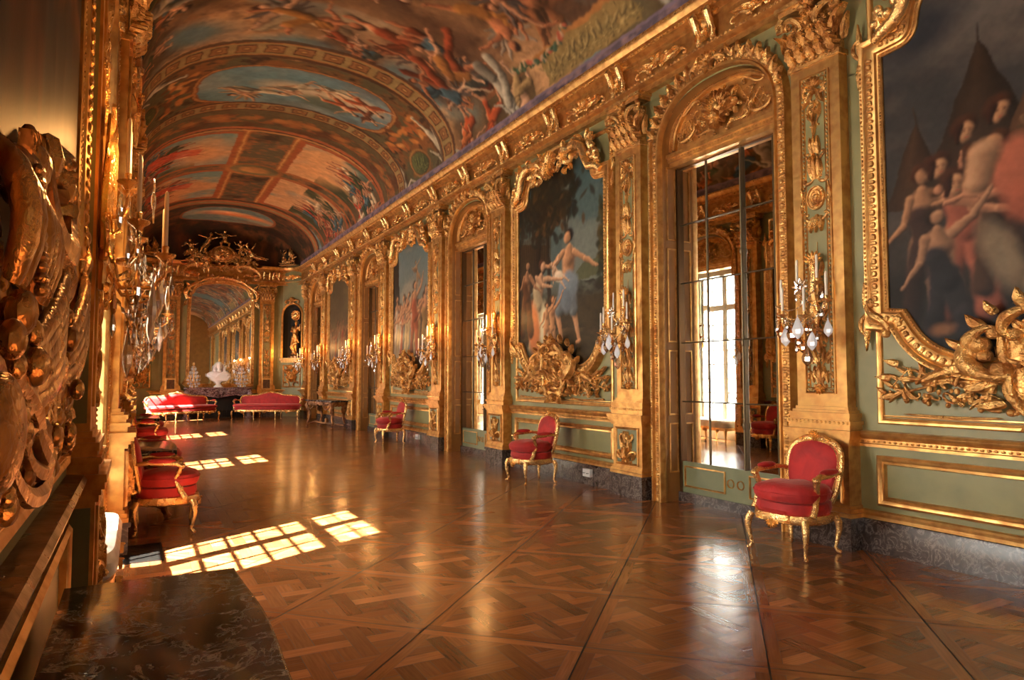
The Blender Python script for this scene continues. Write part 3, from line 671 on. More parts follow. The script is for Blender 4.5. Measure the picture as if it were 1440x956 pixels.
# frieze: scroll brackets in pairs and relief trophies in between, one set per length of wall
fr=MB()
def bracket(b,x):
    for sx in (-.11,.11):
        b.tube([(x+sx,-.05,5.45),(x+sx,-.10,5.50),(x+sx,-.11,5.58),(x+sx,-.15,5.68),(x+sx,-.19,5.76),(x+sx,-.17,5.81)],[.03,.04,.042,.05,.055,.04],8)
        b.ell((x+sx,-.17,5.745),(.05,.05,.05),8,5); b.leaf(x+sx,5.72,-pi/2,.24,.045,.05,.12,0,2,5); b.ell((x+sx,-.09,5.46),(.035,.04,.035),6,4)
    b.box(x-.18,x+.18,-.10,0,5.79,5.82); b.shell(x,5.62,-pi/2,.14,.07,.05); b.ell((x,-.10,5.68),.06,8,6)
def trophy(b,x,seed,w=.42):
    r=random.Random(seed); b.shell(x,5.56,pi/2,.12,.06,.05); b.curl((x-.04,5.53),(x-.36,5.57),'S',.014,5,.055,lift=.03); b.curl((x+.04,5.53),(x+.36,5.57),'S',.014,5,.055,lift=.03,flip=-1)
    for i in range(14):
        a=r.uniform(-.6,.6)+(0 if i%2 else pi); b.leaf(x+r.uniform(-.22,.22),5.58+r.uniform(-.05,.06),a,r.uniform(.10,.2),.04,.05,.05,r.uniform(-1.4,1.4),2,5)
    for i in range(9): b.ell((x+r.uniform(-.2,.2),-.08,5.58+r.uniform(-.08,.09)),r.uniform(.018,.034),6,4)
b=MB(); bracket(b,0); fb=build('bracket_pair',b,'bright',TR); b=MB(); trophy(b,0,3); b.v=[(x*1.35,y*1.2,z) for x,y,z in b.v]; ft=build('frieze_relief',b,'bright',TR)
pos=[]
y=D0-1.45-PER*1
while y<27.5: pos.append(y); y+=PER/8
pos=[D0+PER/4*i for i in range(-5,13)]
br=[];tr_=[]
for i,y in enumerate(pos):
    (br if i%1==0 else tr_).append(y); tr_.append(y+PER/8)
first=[fb,ft]
def place(o0,X,Y,rz,used=[0]):
    o=o0.copy(); COL.objects.link(o); o.parent=TR; o.location=(X,Y,0); o.rotation_euler=(0,0,rz); return o
for Y in br:
    if Y>27.6: continue
    place(fb,XR,Y,RW); place(fb,XL,Y,LW)
for Y in tr_:
    if Y>27.6: continue
    place(ft,XR,Y,RW); place(ft,XL,Y,LW)
for X in (.55,1.15,4.5): place(fb,X,YE,0)
for X in (.85,1.55,4.1): place(ft,X,YE,0)
for (mx_,my_,nx,ny,l) in ends: rz=atan2(nx,-ny); place(ft,mx_,my_,rz)
fb.location=(4.85,YE,0); ft.location=(4.3+.35,YE,0)
# chair rail, base moulding and marble skirting between the openings; panel mouldings are part of the wall
rail=[(0,.93),(.03,.93),(.03,.955),(.045,.965),(.045,1.0),(.065,1.012),(.085,1.03),(.09,1.05),(.075,1.07),(.02,1.075),(0,1.075)]
skirt=[(0,0),(.035,0),(.035,.27),(.028,.285),(0,.29)]; basem=[(0,.29),(.03,.29),(.032,.32),(.018,.34),(.022,.36),(0,.37)]
def runs(X,sg):
    y=YB; out=[]
    for Yc in DY:
        if Yc-1.09>y: out.append((y,Yc-1.09))
        y=Yc+1.09
    out.append((y,27.78)); return out
n_=2
for nm,X,sg in (('right',XR,1),('left',XL,-1)):
    b1=MB();b2=MB();b3=MB()
    for a,c in runs(X,sg):
        path=[(X,a),(X,c)] if sg>0 else [(X,c),(X,a)]
        b1.sweep(path,rail,mode='plan'); b2.sweep(path,skirt,mode='plan'); b3.sweep(path,basem,mode='plan')
        if a>-8: hb(b1,off(path,.048),.05,(.018,.012,.012),.982)
    tag(build('trim_%d'%n_,b1,'gold' if sg>0 else 'rail_shaded'),kind='structure'); n_+=1
    tag(build('baseboard_'+nm,b2,'brown_marble'),kind='structure'); tag(build('trim_%d'%n_,b3,'gold'),kind='structure'); n_+=1
path=CR+list(reversed(CL)); b=MB(); b.sweep(path,rail,mode='plan'); tag(build('trim_%d'%n_,b,'gold'),kind='structure'); n_+=1
b=MB(); b.sweep(path,skirt,mode='plan'); tag(build('baseboard_end',b,'brown_marble'),kind='structure')
# gilt panel mouldings on the wall fields (around the paintings and in the dado)
pm=[(0,0),(0,.02),(.012,.028),(.03,.022),(.038,.012),(.05,.018),(.055,0)]
def rect(x0,x1,z0,z1): return [(x0,z0),(x1,z0),(x1,z1),(x0,z1)]
b=MB()
b.sweep(rect(-1.42,1.42,.42,.86),[(o,h) for o,h in [(0,0),(0,.03),(.02,.045),(.04,.035),(.05,.02),(.07,.03),(.08,0)]],closed=True)
b.sweep(rect(-1.36,1.36,1.16,1.22),[(0,0),(0,.012),(.01,.014),(.018,0)],closed=True)
b.sweep(rect(-1.40,1.40,1.14,5.12),pm,closed=True)
PNM=build('panel_moulding',b,'gold',bpy.data.objects['wall_right'],loc=R3(D0+3.35),rz=RW)
for k in range(-2,3):
    for nm,Fn,rz in (('wall_right',R3,RW),('wall_left',L3,LW)):
        if nm=='wall_right' and k==0: continue
        o=PNM.copy(); COL.objects.link(o); o.parent=bpy.data.objects[nm]; o.location=Fn(D0+3.35+PER*k); o.rotation_euler=(0,0,rz)
# ================================================================ DOORS (mirrored) and WINDOWS
AP=arch_path(.9,4.4,.70,0.0,26)
def frame_mesh():
    b=MB(); b.sweep(AP,[(0,-.02),(0,.05),(.015,.075),(.035,.078),(.045,.05),(.13,.05),(.142,.085),(.168,.088),(.182,.03),(.19,0)]); return b
def frame_carving():
    b=MB(); b.beads(AP,.062,(.034,.018,.03),.058,off=.088,alt=(.022,.016,.040)); b.beads(AP,.032,(.013,.01,.010),.088,off=.155,nu=5,nv=3); return b
def crest_mesh():
    b=MB()
    for i in range(1,9):
        t=pi/2-i*.17; x,z=.99*cos(t)**(2/2.3),4.4+.79*sin(t)**(2/2.3); b.leaf(x,z,t+1.2,.18,.07,.06,.07,-.8,3,6); b.leaf(x,z+.01,t-.3,.09,.04,.04,.08,0,2,5)
    b.curl((.03,5.2),(.30,5.19),'C',.02,5,.09,flip=-1); b.mirror_x(); b.rosette(0,5.205,.11,7,.08,.05); b.shell(0,5.22,pi/2,.13,.09,.04); return b
def tymp_board():
    b=MB(); pp=[(x,z) for x,z in arch_path(.93,4.4,.70,4.38,20)]
    b.add([(x,.17,z) for x,z in pp],[tuple(range(len(pp)))]); 
    q=arch_path(.80,4.46,.56,4.44,18); b.sweep(q,[(0,-.17),(0,-.12),(.012,-.105),(.03,-.11),(.035,-.13),(.055,-.13),(.07,-.10),(.09,-.105),(.1,-.17)])
    b.beads(q,.03,(.011,.01,.009),-.115,off=.045,nu=5,nv=3)
    return b
def tymp_relief():
    b=MB(); dd=-.15
    for i in range(4):       # trellis in the haunches
        for s_ in (1,-1):
            pts=[]; x0=.40+.11*i
            for k in range(7):
                z=4.48+k*.07; x=x0+s_*(k-3)*.045
                if x>.26 and z<arch_z(x,.76,4.46,.5)-.02: pts.append((x,-dd-.015,z))
            if len(pts)>1: b.tube(pts,.008,5)
    for i in range(9):
        for j in range(6):
            x,z=.34+i*.055,4.52+j*.075
            if z<arch_z(x,.74,4.46,.5)-.03: b.ell((x,-dd-.018,z),.012,5,3)
    b.curl((.74,4.53),(.40,4.60),'C',.020,5,dd+.03,flip=-1); b.curl((.62,4.82),(.34,4.95),'S',.016,5,dd+.03); b.curl((.10,4.50),(.42,4.52),'S',.018,5,dd+.03)
    r=random.Random(5)
    for i in range(22): a=r.uniform(0,pi); rr=r.uniform(.08,.30); b.leaf(cos(a)*rr*.5+.04,4.70+sin(a)*rr*.6-.05,a+r.uniform(-.4,.4),r.uniform(.12,.22),.05,.06,dd+.02,r.uniform(-1,1),3,6)
    for i in range(12): b.ell((r.uniform(.02,.32),-dd-r.uniform(.03,.07),r.uniform(4.5,4.85)),r.uniform(.018,.035),6,4)
    b.mirror_x(); b.shell(0,4.66,pi/2,.26,dd+.05,.09,9); b.rosette(0,4.62,.14,8,dd+.07,.06); b.ell((0,-dd-.10,4.72),(.06,.05,.075),8,6)
    b.shell(0,4.60,-pi/2,.13,dd+.05,.05); return b
def reveal_mesh(depth):
    b=MB(); b.sweep(arch_path(.93,4.4,.68,0,20),[(-.004,.0),(-.004,-depth),(-.03,-depth),(-.03,-depth+.03),(-.02,-depth+.04),(-.02,-.03),(-.03,-.02),(-.03,0)]); return b
def jamb_panels(depth):
    b=MB()
    for sx in (-1,1):
        for z0,z1 in ((.36,.98),(1.08,1.9),(2.0,3.2),(3.3,4.25)):
            x=sx*.908; y0,y1=.07,depth-.08; t=.018
            for (a,c,e,f) in ((y0,y0+t,z0,z1),(y1-t,y1,z0,z1),(y0,y1,z0,z0+t),(y0,y1,z1-t,z1)): b.box(x,x-sx*.014,a,c,e,f)
    return b
b=frame_mesh(); dr0=[]
def leafset(root,depth,first):
    fm=build('arch_frame',frame_mesh() if 'af' not in MESH else None,'gold',root,key='af')
    build('frame_carving',frame_carving() if 'fc' not in MESH else None,'carved',fm,key='fc')
    build('arch_crest',crest_mesh() if 'ac' not in MESH else None,'carved',root,key='ac')
    tb=build('tympanum',tymp_board() if 'tb' not in MESH else None,'gold',root,key='tb'); build('tympanum_relief',tymp_relief() if 'tr' not in MESH else None,'carved',tb,key='tr')
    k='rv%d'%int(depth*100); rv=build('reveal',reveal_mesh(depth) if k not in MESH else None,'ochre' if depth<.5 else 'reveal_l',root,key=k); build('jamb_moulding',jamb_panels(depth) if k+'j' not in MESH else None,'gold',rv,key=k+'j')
    def lint():
        b=MB(); b.box(-.93,.93,.10,.34,4.30,4.355); b.box(-.93,.93,.07,.34,4.355,4.40); b.box(-.93,.93,.13,.34,4.24,4.30); 
        for i in range(36): b.ell((-.9+i*.0515,.10,4.328),(.018,.014,.016),5,3)
        return b
    build('lintel',lint() if 'ln' not in MESH else None,'gold',root,key='ln')
def door(n,Y):
    root=thing('door_%d'%n,R3(Y),RW,kind='structure'); leafset(root,.30,n==1)
    def mir():
        b=MB(); r=random.Random(4)
        xs=[-.84,-.37,.17,.68,.86]; zs=[.50,1.25,1.99,2.75,3.50,4.24]; xs=[-.86,-.40,.17,.62,.86]
        for i in range(4):
            for j in range(5):
                a,c=r.uniform(-.0008,.0008)+.011*(xs[i+1]-xs[i])/2,r.uniform(-.0012,.0012)
                x0,x1,z0,z1=xs[i],xs[i+1],zs[j],zs[j+1]; b.add([(x0,.385-a-c,z0),(x1,.385+a-c,z0),(x1,.385+a+c,z1),(x0,.385-a+c,z1)],[(0,1,2,3)])
        return b
    build('mirror_pane',mir() if 'mp' not in MESH else None,'mirror',root,key='mp',flat=True)
    def mun():
        b=MB()
        for x in (-.40,.62): b.tube([(x,.375,.5),(x,.375,4.25)],.011,6)
        b.box(.155,.185,.352,.385,.5,4.25); b.tube([(.17,.35,.5),(.17,.35,4.2)],.012,8)
        for z in (1.25,1.99,2.75,3.50): b.tube([(-.86,.374,z),(.86,.374,z)],.009,6)
        for z in (1.0,1.95,3.0): b.ell((.17,.345,z),(.022,.02,.05),8,5)
        return b
    build('muntin',mun() if 'mu' not in MESH else None,'steel',root,key='mu')
    def st():
        b=MB()
        for s_ in (-1,1): b.box(s_*.86,s_*.93,.35,.40,.1,4.26); b.box(s_*.862,s_*.875,.335,.35,.5,4.24)
        b.box(-.86,.86,.36,.40,4.22,4.28); return b
    build('stile',st() if 'st' not in MESH else None,'bronze',root,key='st')
    def pn():
        b=MB(); b.box(-.86,.86,.36,.42,.12,.50); return b
    p_=build('lower_panel',pn() if 'lp' not in MESH else None,'green_dark',root,key='lp')
    def pl():
        b=MB()
        for a,c in ((-.82,-.14),(.22,.82)):
            b.sweep(rect(a,c,.19,.45),[(0,-.36),(0,-.345),(.012,-.34),(.02,-.36)],closed=True)
        for x in (-.06,.09): b.sweep(arc(x+.0,.32,.055,.055,0,2*pi,14)[:-1],[(0,-.36),(.006,-.345),(.014,-.36)],closed=True)
        return b
    build('panel_ornament',pl() if 'po' not in MESH else None,'gold',p_,key='po')
    def ms():
        b=MB(); b.box(-.93,.93,.33,.43,0,.12); return b
    build('threshold',ms() if 'ms' not in MESH else None,'brown_marble',root,key='ms')
for n,Y in enumerate(DY): door(n+1,Y)
for o in bpy.data.objects:
    if o.name.split('.')[0] in ('mirror_pane','muntin','stile','lower_panel','threshold'): o.location.y=-.115
W_=.80
def window(n,Y):
    root=thing('window_%d'%n,L3(Y),LW,kind='structure'); leafset(root,.60,False)
    def wf():
        b=MB(); y0,y1=.56,.64
        for s_ in (-1,1): b.box(s_*.94,s_*(W_),y0,.68,0,5.2) ; b.box(s_*W_,s_*(W_-.05),y0+.01,y1,.40,4.2)
        b.box(-.94,.94,y0,.68,4.16,5.2); b.box(-.94,.94,y0,.68,0,.42); b.box(-W_,W_,y0,y1,3.28,3.42); b.box(-.035,.035,y0-.01,y1,.42,4.16)
        for s_ in (-1,1): b.box(s_*.035,s_*.075,y0+.015,y1-.01,.42,4.16)
        return b
    fr_=build('window_frame',wf() if 'wf' not in MESH else None,'white_frame',root,key='wf')
    def wm():
        b=MB()
        for s_ in (-1,1):
            b.box(s_*.405,s_*.435,.585,.612,.42,4.16)
            for k in range(1,8): z=.42+k*(3.28-.42)/8; b.box(s_*.07,s_*W_,.585,.612,z-.015,z+.015)
            b.box(s_*.07,s_*W_,.587,.61,3.78,3.80)
        return b
    build('glazing_bar',wm() if 'wm' not in MESH else None,'white_frame',fr_,key='wm')
    def gl():
        b=MB()
        for (a,c) in ((.42,3.28),(3.42,4.16)): b.box(-W_,W_,.597,.600,a,c)
        return b
    build('window_glass',gl() if 'gl' not in MESH else None,'glass',root,key='gl',flat=True)
    def cu():
        b=MB()
        for s_ in (-1,1):
            pts=[(s_*(.79+.11*i/24),.50+.022*sin(i*1.35)) for i in range(25)]
            vs=[(x,y,z) for z in (.45,4.25) for x,y in pts]+[(x,y+.004,z) for z in (.45,4.25) for x,y in pts]; n=25
            b.add(vs,[(i,i+1,n+i+1,n+i) for i in range(n-1)]+[(2*n+i+1,2*n+i,3*n+i,3*n+i+1) for i in range(n-1)])
        return b
    build('curtain',cu() if 'cu' not in MESH else None,'curtain',root,key='cu')
M['curtain']=mat('pale_silk_curtain',(.62,.60,.42),.7)
for n,Y in enumerate(DY): window(n+1,Y)

# ================================================================ PILASTERS
def pil_sets():
    d={}
    PW=.27
    b=MB(); b.box(-.33,.33,-.20,.02,0,.29); b.box(-.345,.345,-.215,.02,.25,.29); d['plinth']=(b,'brown_marble')
    b=MB(); b.box(-.30,.30,-.165,.02,.29,.95)
    b.sweep([(.30,0),(.30,-.165)][::1],[(0,0)],mode='plan') if 0 else None
    for z,e in ((.29,.035),(.33,.025),(.36,.012)): b.box(-.30-e,.30+e,-.165-e,.02,z,z+.035)
    b.sweep(rect(-.235,.235,.41,.90),[(0,.165),(0,.18),(.012,.19),(.024,.18),(.03,.165)],closed=True)
    for z,e in ((.93,.02),(.965,.035),(.995,.055),(1.03,.065)): b.box(-.30-e,.30+e,-.165-e,.02,z,z+.04)
    d['pedestal']=(b,'gold')
    b=MB(); b.box(-.205,.205,-.170,-.16,.44,.87); d['pedestal>panel']=(b,'green_dark')
    b=MB(); b.curl((.03,.46),(.19,.60),'C',.02,5,.17,flip=-1,lift=.03); b.curl((.02,.62),(.15,.80),'S',.015,5,.17,lift=.03); b.leaf(.03,.55,1.1,.26,.06,.05,.17,.5); b.leaf(.09,.50,.2,.12,.05,.05,.17,.8); b.leaf(.02,.70,1.4,.15,.04,.04,.17)
    b.mirror_x(); b.shell(0,.50,pi/2,.15,.18,.05); b.rosette(0,.64,.06,6,.18,.04); b.shell(0,.50,-pi/2,.08,.18,.03); b.leaf(0,.72,pi/2,.13,.04,.04,.17)
    d['pedestal>scroll_ornament']=(b,'carved')
    b=MB()
    for z,h,e in ((1.07,.05,.06),(1.12,.035,.075),(1.155,.03,.05),(1.185,.04,.06),(1.225,.025,.035),(1.25,.03,.015)): b.box(-PW-e+.0,PW+e,-.12-e,.02,z,z+h)
    for i in range(15): b.ell((-.32+i*.0457,-.195,1.137),(.017,.012,.014),5,3)
    d['base']=(b,'gold')
    b=MB(); b.box(-PW,PW,-.12,.02,1.28,4.62)
    b.sweep(rect(-.165,.165,1.40,4.50),[(0,.112),(0,.135),(.012,.142),(.02,.12),(.045,.12),(.052,.138),(.062,.12)],closed=True)
    d['shaft']=(b,'gold')
    b=MB(); b.beads(rect(-.165,.165,1.40,4.50),.042,(.017,.012,.010),.128,closed=True,off=.033,nu=5,nv=3); d['shaft>carved_border']=(b,'carved')
    b=MB(); b.box(-.163,.163,-.124,-.112,1.405,4.495); d['shaft>panel']=(b,'green')
    b=MB()   # drop at the top
    b.curl((.03,4.42),(.13,4.30),'C',.014,5,.125,flip=-1); b.curl((.02,4.22),(.12,4.36),'S',.012,5,.125); b.leaf(.03,4.34,-1.3,.18,.05,.04,.125,.4); b.leaf(.05,4.2,-1.5,.14,.035,.04,.125); b.curl((.02,4.0),(.08,4.14),'S',.009,5,.125)
    b.mirror_x(); b.shell(0,4.36,pi/2,.11,.13,.04); b.rosette(0,4.33,.05,6,.13,.04); b.leaf(0,4.24,-pi/2,.22,.05,.05,.125); b.leaf(0,4.04,-pi/2,.16,.035,.04,.125); b.ell((0,-.14,3.86),(.015,.012,.03),6,4); d['top_pendant']=(b,'carved')
    b=MB()   # medallion with leaf finials, z about 3.3
    zc=3.28
    b.sweep(arc(0,zc,.10,.12,0,2*pi,24)[:-1],[(0,.125),(.004,.15),(.014,.15),(.018,.135),(.032,.135),(.038,.155),(.05,.15),(.055,.125)][::1],closed=True)
    b.ell((0,-.135,zc),(.035,.035,.042),8,5); b.rosette(0,zc,.085,9,.125,.02)
    q=len(b.v); b.curl((.02,3.46),(.14,3.44),'C',.013,5,.125); b.leaf(.02,3.46,1.2,.24,.055,.04,.125,.5); b.curl((.02,3.62),(.11,3.72),'S',.011,5,.125); b.leaf(.03,3.70,1.5,.18,.04,.04,.125); b.leaf(.03,3.1,-1.1,.16,.05,.04,.125,-.5); b.curl((.03,3.05),(.13,3.13),'C',.012,5,.125)
    b.leaf(.15,3.28,pi/2,.13,.03,.03,.125); b.leaf(.15,3.28,-pi/2,.13,.03,.03,.125); b.mirror_x(q); b.leaf(0,3.46,pi/2,.26,.05,.05,.125); b.leaf(0,3.72,pi/2,.18,.035,.04,.125); b.ell((0,-.14,3.94),(.014,.012,.03),6,4); b.leaf(0,3.12,-pi/2,.18,.045,.04,.125)
    d['medallion']=(b,'carved')
    b=MB()   # arabesque above the base
    zs=((1.48,.13),(1.66,.14),(1.86,.12),(2.06,.11),(2.28,.09),(2.50,.07))
    for i,(z,w) in enumerate(zs): b.curl((.015,z),(w,z+.13),'S' if i%2 else 'C',.013-.001*i,5,.125,flip=1 if i%2 else -1); b.leaf(.02,z+.04,.9,.15,.035,.03,.125,.8); b.leaf(w*.6,z+.02,1.7,.12,.025,.03,.125,-.5)
    b.mirror_x(); 
    for z in (1.5,1.78,2.1,2.4): b.leaf(0,z,pi/2,.2,.045,.04,.125); b.ell((0,-.14,z-.02),(.02,.02,.02),6,4)
    b.shell(0,1.47,-pi/2,.08,.13,.03); b.tube([(0,-.13,1.5),(0,-.135,2.1),(0,-.13,2.85)],[.008,.006,.003],5); d['arabesque']=(b,'carved')
    b=MB()   # capital
    b.sweep([(-.5,0)],[(0,0)]) if 0 else None
    b.lathe((0,0,0),[(.01,4.62),(.01,4.63)],4) if 0 else None
    b.box(-.29,.29,-.14,.02,4.60,4.65); b.box(-.25,.25,-.11,.02,4.65,5.14); b.box(-.34,.34,-.20,.02,5.18,5.23); b.box(-.37,.37,-.23,.02,5.23,5.275)
    for i in range(5): b.leaf(-.22+.11*i,4.655,pi/2,.17,.10,.12,.11,0,4,8); b.ell((-.22+.11*i,-.20,4.80),(.04,.035,.025),7,5)
    for i in range(4): b.leaf(-.165+.11*i,4.77,pi/2,.19,.10,.14,.12,0,4,8); b.ell((-.165+.11*i,-.23,4.93),(.038,.035,.024),7,5)
    for i in range(3): b.rosette(-.11+.11*i,5.02,.05,6,.15,.04)
    for i in range(6): b.curl((-.22+.088*i-.03,4.90),(-.22+.088*i+.02,5.02),'C',.011,5,.15,flip=1 if i%2 else -1)
    for i in range(12): b.ell((-.25+.045*i,-.15,4.645),(.018,.014,.016),5,3)
    q=len(b.v); b.curl((.05,4.95),(.30,5.12),'C',.026,6.,.17,flip=-1,lift=.05,ball=1.6); b.tube([(.30,-.20,5.16),(.345,-.21,5.10),(.33,-.21,5.03),(.285,-.21,5.03),(.275,-.21,5.08),(.305,-.215,5.09)],[.028,.03,.028,.024,.02,.022],7); b.leaf(.20,4.80,1.15,.30,.07,.10,.12,-.6); b.leaf(.28,4.75,1.4,.24,.06,.06,.05,-.3); b.leaf(.30,5.02,-1.6,.22,.05,.05,.16); b.mirror_x(q)
    b.rosette(0,5.16,.09,8,.19,.05); b.shell(0,5.0,pi/2,.16,.16,.06); b.leaf(0,5.10,-pi/2,.2,.06,.06,.18)
    d['capital']=(b,'carved')
    return d
PS=pil_sets()
def pilaster(loc,rz,label,group,sy=1.,arab=True,extra=True):
    root=thing('pilaster',loc,rz,label,'pilaster',group); made={}
    for k,(b,m_) in PS.items():
        par=root; nm=k
        if '>' in k: par=made[k.split('>')[0]]; nm=k.split('>')[1]
        made[k]=build(nm,b,m_,par,key='pil_'+k)
    root.scale=(1,sy,1); return root
wn=['nearest','second','third','fourth','fifth']
dn={-1:'mirrored door behind the viewpoint',0:'nearest mirrored door',1:'second mirrored door',2:'third mirrored door',3:'farthest mirrored door'}
pics={-1:'panel behind the viewpoint',0:'dark painting of figures before tents',1:'painting of a bare-backed man and a family under trees',2:'painting of a robed procession under blue sky',3:'far dim brown crowd painting'}
PY=[]
for k in range(0,4):
    Y=D0+PER*k
    for s_,w_ in ((-1,'near'),(1,'far')):
        y=Y+s_*1.455
        lb={(-1):'%s, its %s side' % (dn[k],w_)}.get(9,'')
        t_='gilded pilaster on the right wall, %s side of the %s'%(w_,dn[k])
        pilaster(R3(y),RW,t_,'pilasters of the right wall'); PY.append((y,k,s_,'R'))
        t_='gilded green pilaster on the sunlit left wall, %s side of the %s window'%(w_,{-1:'unseen',0:'nearest',1:'second',2:'third',3:'farthest'}[k])
        q_=pilaster(L3(y),LW,t_,'pilasters of the left wall',sy=.75 if (k<=0 and s_<0) or k<0 else 1.3)
        if k==0 and s_<0:
            b=MB(); b.box(-.2745,-.27,-.10,-.015,1.32,4.58); build('side_panel',b,'green',q_)
            b=MB(); b.box(-.3035,-.30,-.14,-.02,.42,.90); build('pedestal_side_panel',b,'green_dark',q_)
for X,w_ in ((1.12,'left'),(4.53,'right')): pilaster((X,YE,0),0,'gilded green pilaster on the end wall, %s of the big mirror'%w_,'pilasters of the end wall')

# ================================================================ PAINTINGS
half=[(0,1.70),(.45,1.70),(.80,1.78),(1.02,1.96),(1.09,2.14),(1.24,2.16),(1.25,2.22),(1.25,4.42),(1.21,4.44),(1.02,4.47),(.90,4.58),(.84,4.76),(.72,4.90),(.5,4.97),(.25,5.0),(0,5.02)]
def sm(pts):
    out=[]; 
    for i in range(len(pts)-1):
        a,b_=pts[i],pts[i+1]; n=max(1,int(sqrt((a[0]-b_[0])**2+(a[1]-b_[1])**2)/.12)); out+=[(a[0]+(b_[0]-a[0])*k/n,a[1]+(b_[1]-a[1])*k/n) for k in range(n)]
    return out+[pts[-1]]
hp=[(0,1.70)]+smooth_path([(.0,1.70),(.5,1.70),(.9,1.82),(1.10,2.14)],3)[1:]+[(1.25,2.16)]+[(1.25,4.42)]+smooth_path([(1.25,4.42),(.94,4.44),(.90,4.78),(.70,4.95),(.3,5.0),(0,5.02)],3)[1:]
outl=hp[:-1]+[(-x,z) for x,z in reversed(hp[1:])]          # counter-clockwise seen from the front
def inside(px,pz,poly):
    ins=np.zeros(px.shape,bool); n=len(poly)
    for i in range(n):
        (xa,ya),(xb,yb)=poly[i],poly[(i+1)%n]
        if ya!=yb: ins^=((ya>pz)!=(yb>pz))&(px<(xb-xa)*(pz-ya)/(yb-ya)+xa)
    return ins
def grow(poly,d):
    out=[]; n=len(poly)
    for i in range(n):
        a,c=poly[i-1],poly[(i+1)%n]; l=sqrt((c[0]-a[0])**2+(c[1]-a[1])**2) or 1; out.append((poly[i][0]+(c[1]-a[1])/l*d,poly[i][1]-(c[0]-a[0])/l*d))
    return out
gr=grow(outl,.05)
def canvas(name,cv,parent,step):
    xs=np.arange(-1.36,1.361,step); zs=np.arange(1.6,5.12,step); X,Z=np.meshgrid(xs,zs); V=np.stack([X,np.full_like(X,-.03),Z],-1)
    cx=(X[:-1,:-1]+X[1:,1:])/2; cz=(Z[:-1,:-1]+Z[1:,1:])/2; me=grid_mesh(name,V,inside(cx,cz,gr))
    if len(me.vertices)!=X.size: print('canvas verts changed')
    set_paint(me,sample(cv,X.ravel(),Z.ravel())); me.materials.append(M['canvas']); o=bpy.data.objects.new(name,me); COL.objects.link(o); o.parent=parent; return o
fprof=[(0,.02),(0,.05),(.012,.062),(.03,.055),(.04,.06),(.05,.085),(.10,.105),(.13,.10),(.15,.08),(.165,.095),(.19,.10),(.205,.07),(.215,0)]
fprof=[(-o,h) for o,h in fprof]
def pf_mesh(): 
    b=MB(); b.sweep(outl,fprof,closed=True); return b
def pf_carv():
    b=MB(); b.beads(outl,.055,(.034,.024,.028),.098,closed=True,off=-.095,alt=(.022,.02,.036)); b.beads(outl,.028,(.010,.008,.009),.062,closed=True,off=-.018,nu=5,nv=3); b.beads(outl,.04,(.015,.012,.010),.098,closed=True,off=-.178,nu=5,nv=3); return b
def crest2():
    b=MB()   # hanging crest: strong scrolls, shell and flowers
    b.tube([(1.28,-.12,4.52),(1.20,-.14,4.60),(1.04,-.16,4.62),(.98,-.17,4.74),(.90,-.18,4.93),(.74,-.19,5.03),(.60,-.20,5.02)],[.05,.06,.065,.07,.075,.07,.05],10)
    b.curl((.66,5.02),(.30,4.98),'S',.05,5.5,.17,lift=.05,ball=1.3); b.curl((.60,4.80),(.34,4.98),'C',.038,6,.15,lift=.04,flip=-1); b.curl((.20,4.74),(.34,5.0),'C',.035,5,.16,lift=.04)
    for (x,z,a,L,w) in ((.95,5.0,.9,.2,.08),(.95,4.98,.3,.22,.08),(1.1,4.72,.2,.18,.07),(1.05,4.85,1.5,.26,.07),(1.2,4.62,1.2,.2,.06),(.5,4.82,-1.2,.17,.08),(.62,4.9,-.6,.16,.07),(.35,4.8,-1.4,.16,.08),(.8,5.08,2.2,.16,.07),(.3,5.08,.7,.15,.07)): b.leaf(x,z,a,L,w,.07,.12,.5,3,7)
    for (x,z) in ((1.12,4.74),(1.2,4.8),(1.05,4.82),(1.13,4.9),(1.24,4.69),(.42,4.88)): b.ell((x,-.15,z),(.05,.05,.045),8,5)
    b.mirror_x(); b.shell(0,4.86,pi/2,.27,.17,.09,9); b.shell(0,4.90,-pi/2,.24,.17,.09,9,2.2); b.rosette(0,4.9,.15,9,.2,.06)
    for i in range(10): b.ell((.17*cos(i*.628),-.20,4.9+.17*sin(i*.628)),.022,6,4)
    return b
def cart():
    b=MB()   # cartouche at the foot of the frame
    b.curl((.56,2.0),(.28,1.62),'C',.075,6,.13,lift=.05,ball=1.4,flip=-1); b.curl((.50,1.86),(.36,2.20),'C',.05,5,.13,lift=.05); b.curl((.30,2.10),(.05,2.36),'C',.05,5,.14,lift=.05,flip=1); b.curl((.30,1.60),(.20,1.28),'S',.03,5,.1,lift=.04)
    b.tube([(.30,-.13,2.12),(.30,-.14,1.85),(.24,-.14,1.62),(.27,-.13,1.45),(.18,-.12,1.28),(.05,-.12,1.2)],[.035,.032,.03,.03,.026,.02],8)
    for (x,z,a,L,w) in ((.42,2.15,.8,.2,.08),(.16,2.36,1.2,.2,.07),(.5,1.75,-.2,.22,.09),(.3,1.4,-.5,.2,.08),(.36,1.62,-.8,.22,.08),(.12,1.25,-1.3,.16,.06),(.55,1.95,.6,.18,.07),(.34,2.30,1.0,.16,.06)): b.leaf(x,z,a,L,w,.07,.10,.4,3,7)
    for i in range(34): a_=random.Random(i).uniform(0,pi); b.leaf(.02+.19*((i*37%100)/100),1.36+.82*((i*61%100)/100),a_,.12,.035,.045,.115,.6)
    b.mirror_x(); b.shell(0,2.32,pi/2,.2,.15,.07,7); b.leaf(0,2.44,pi/2,.14,.05,.05,.15); b.rosette(0,2.28,.09,7,.17,.05); b.shell(0,1.30,-pi/2,.16,.12,.05)
    b.v=[(x*1.08,y,1.26+(z-1.26)*.74) for x,y,z in b.v]; return b
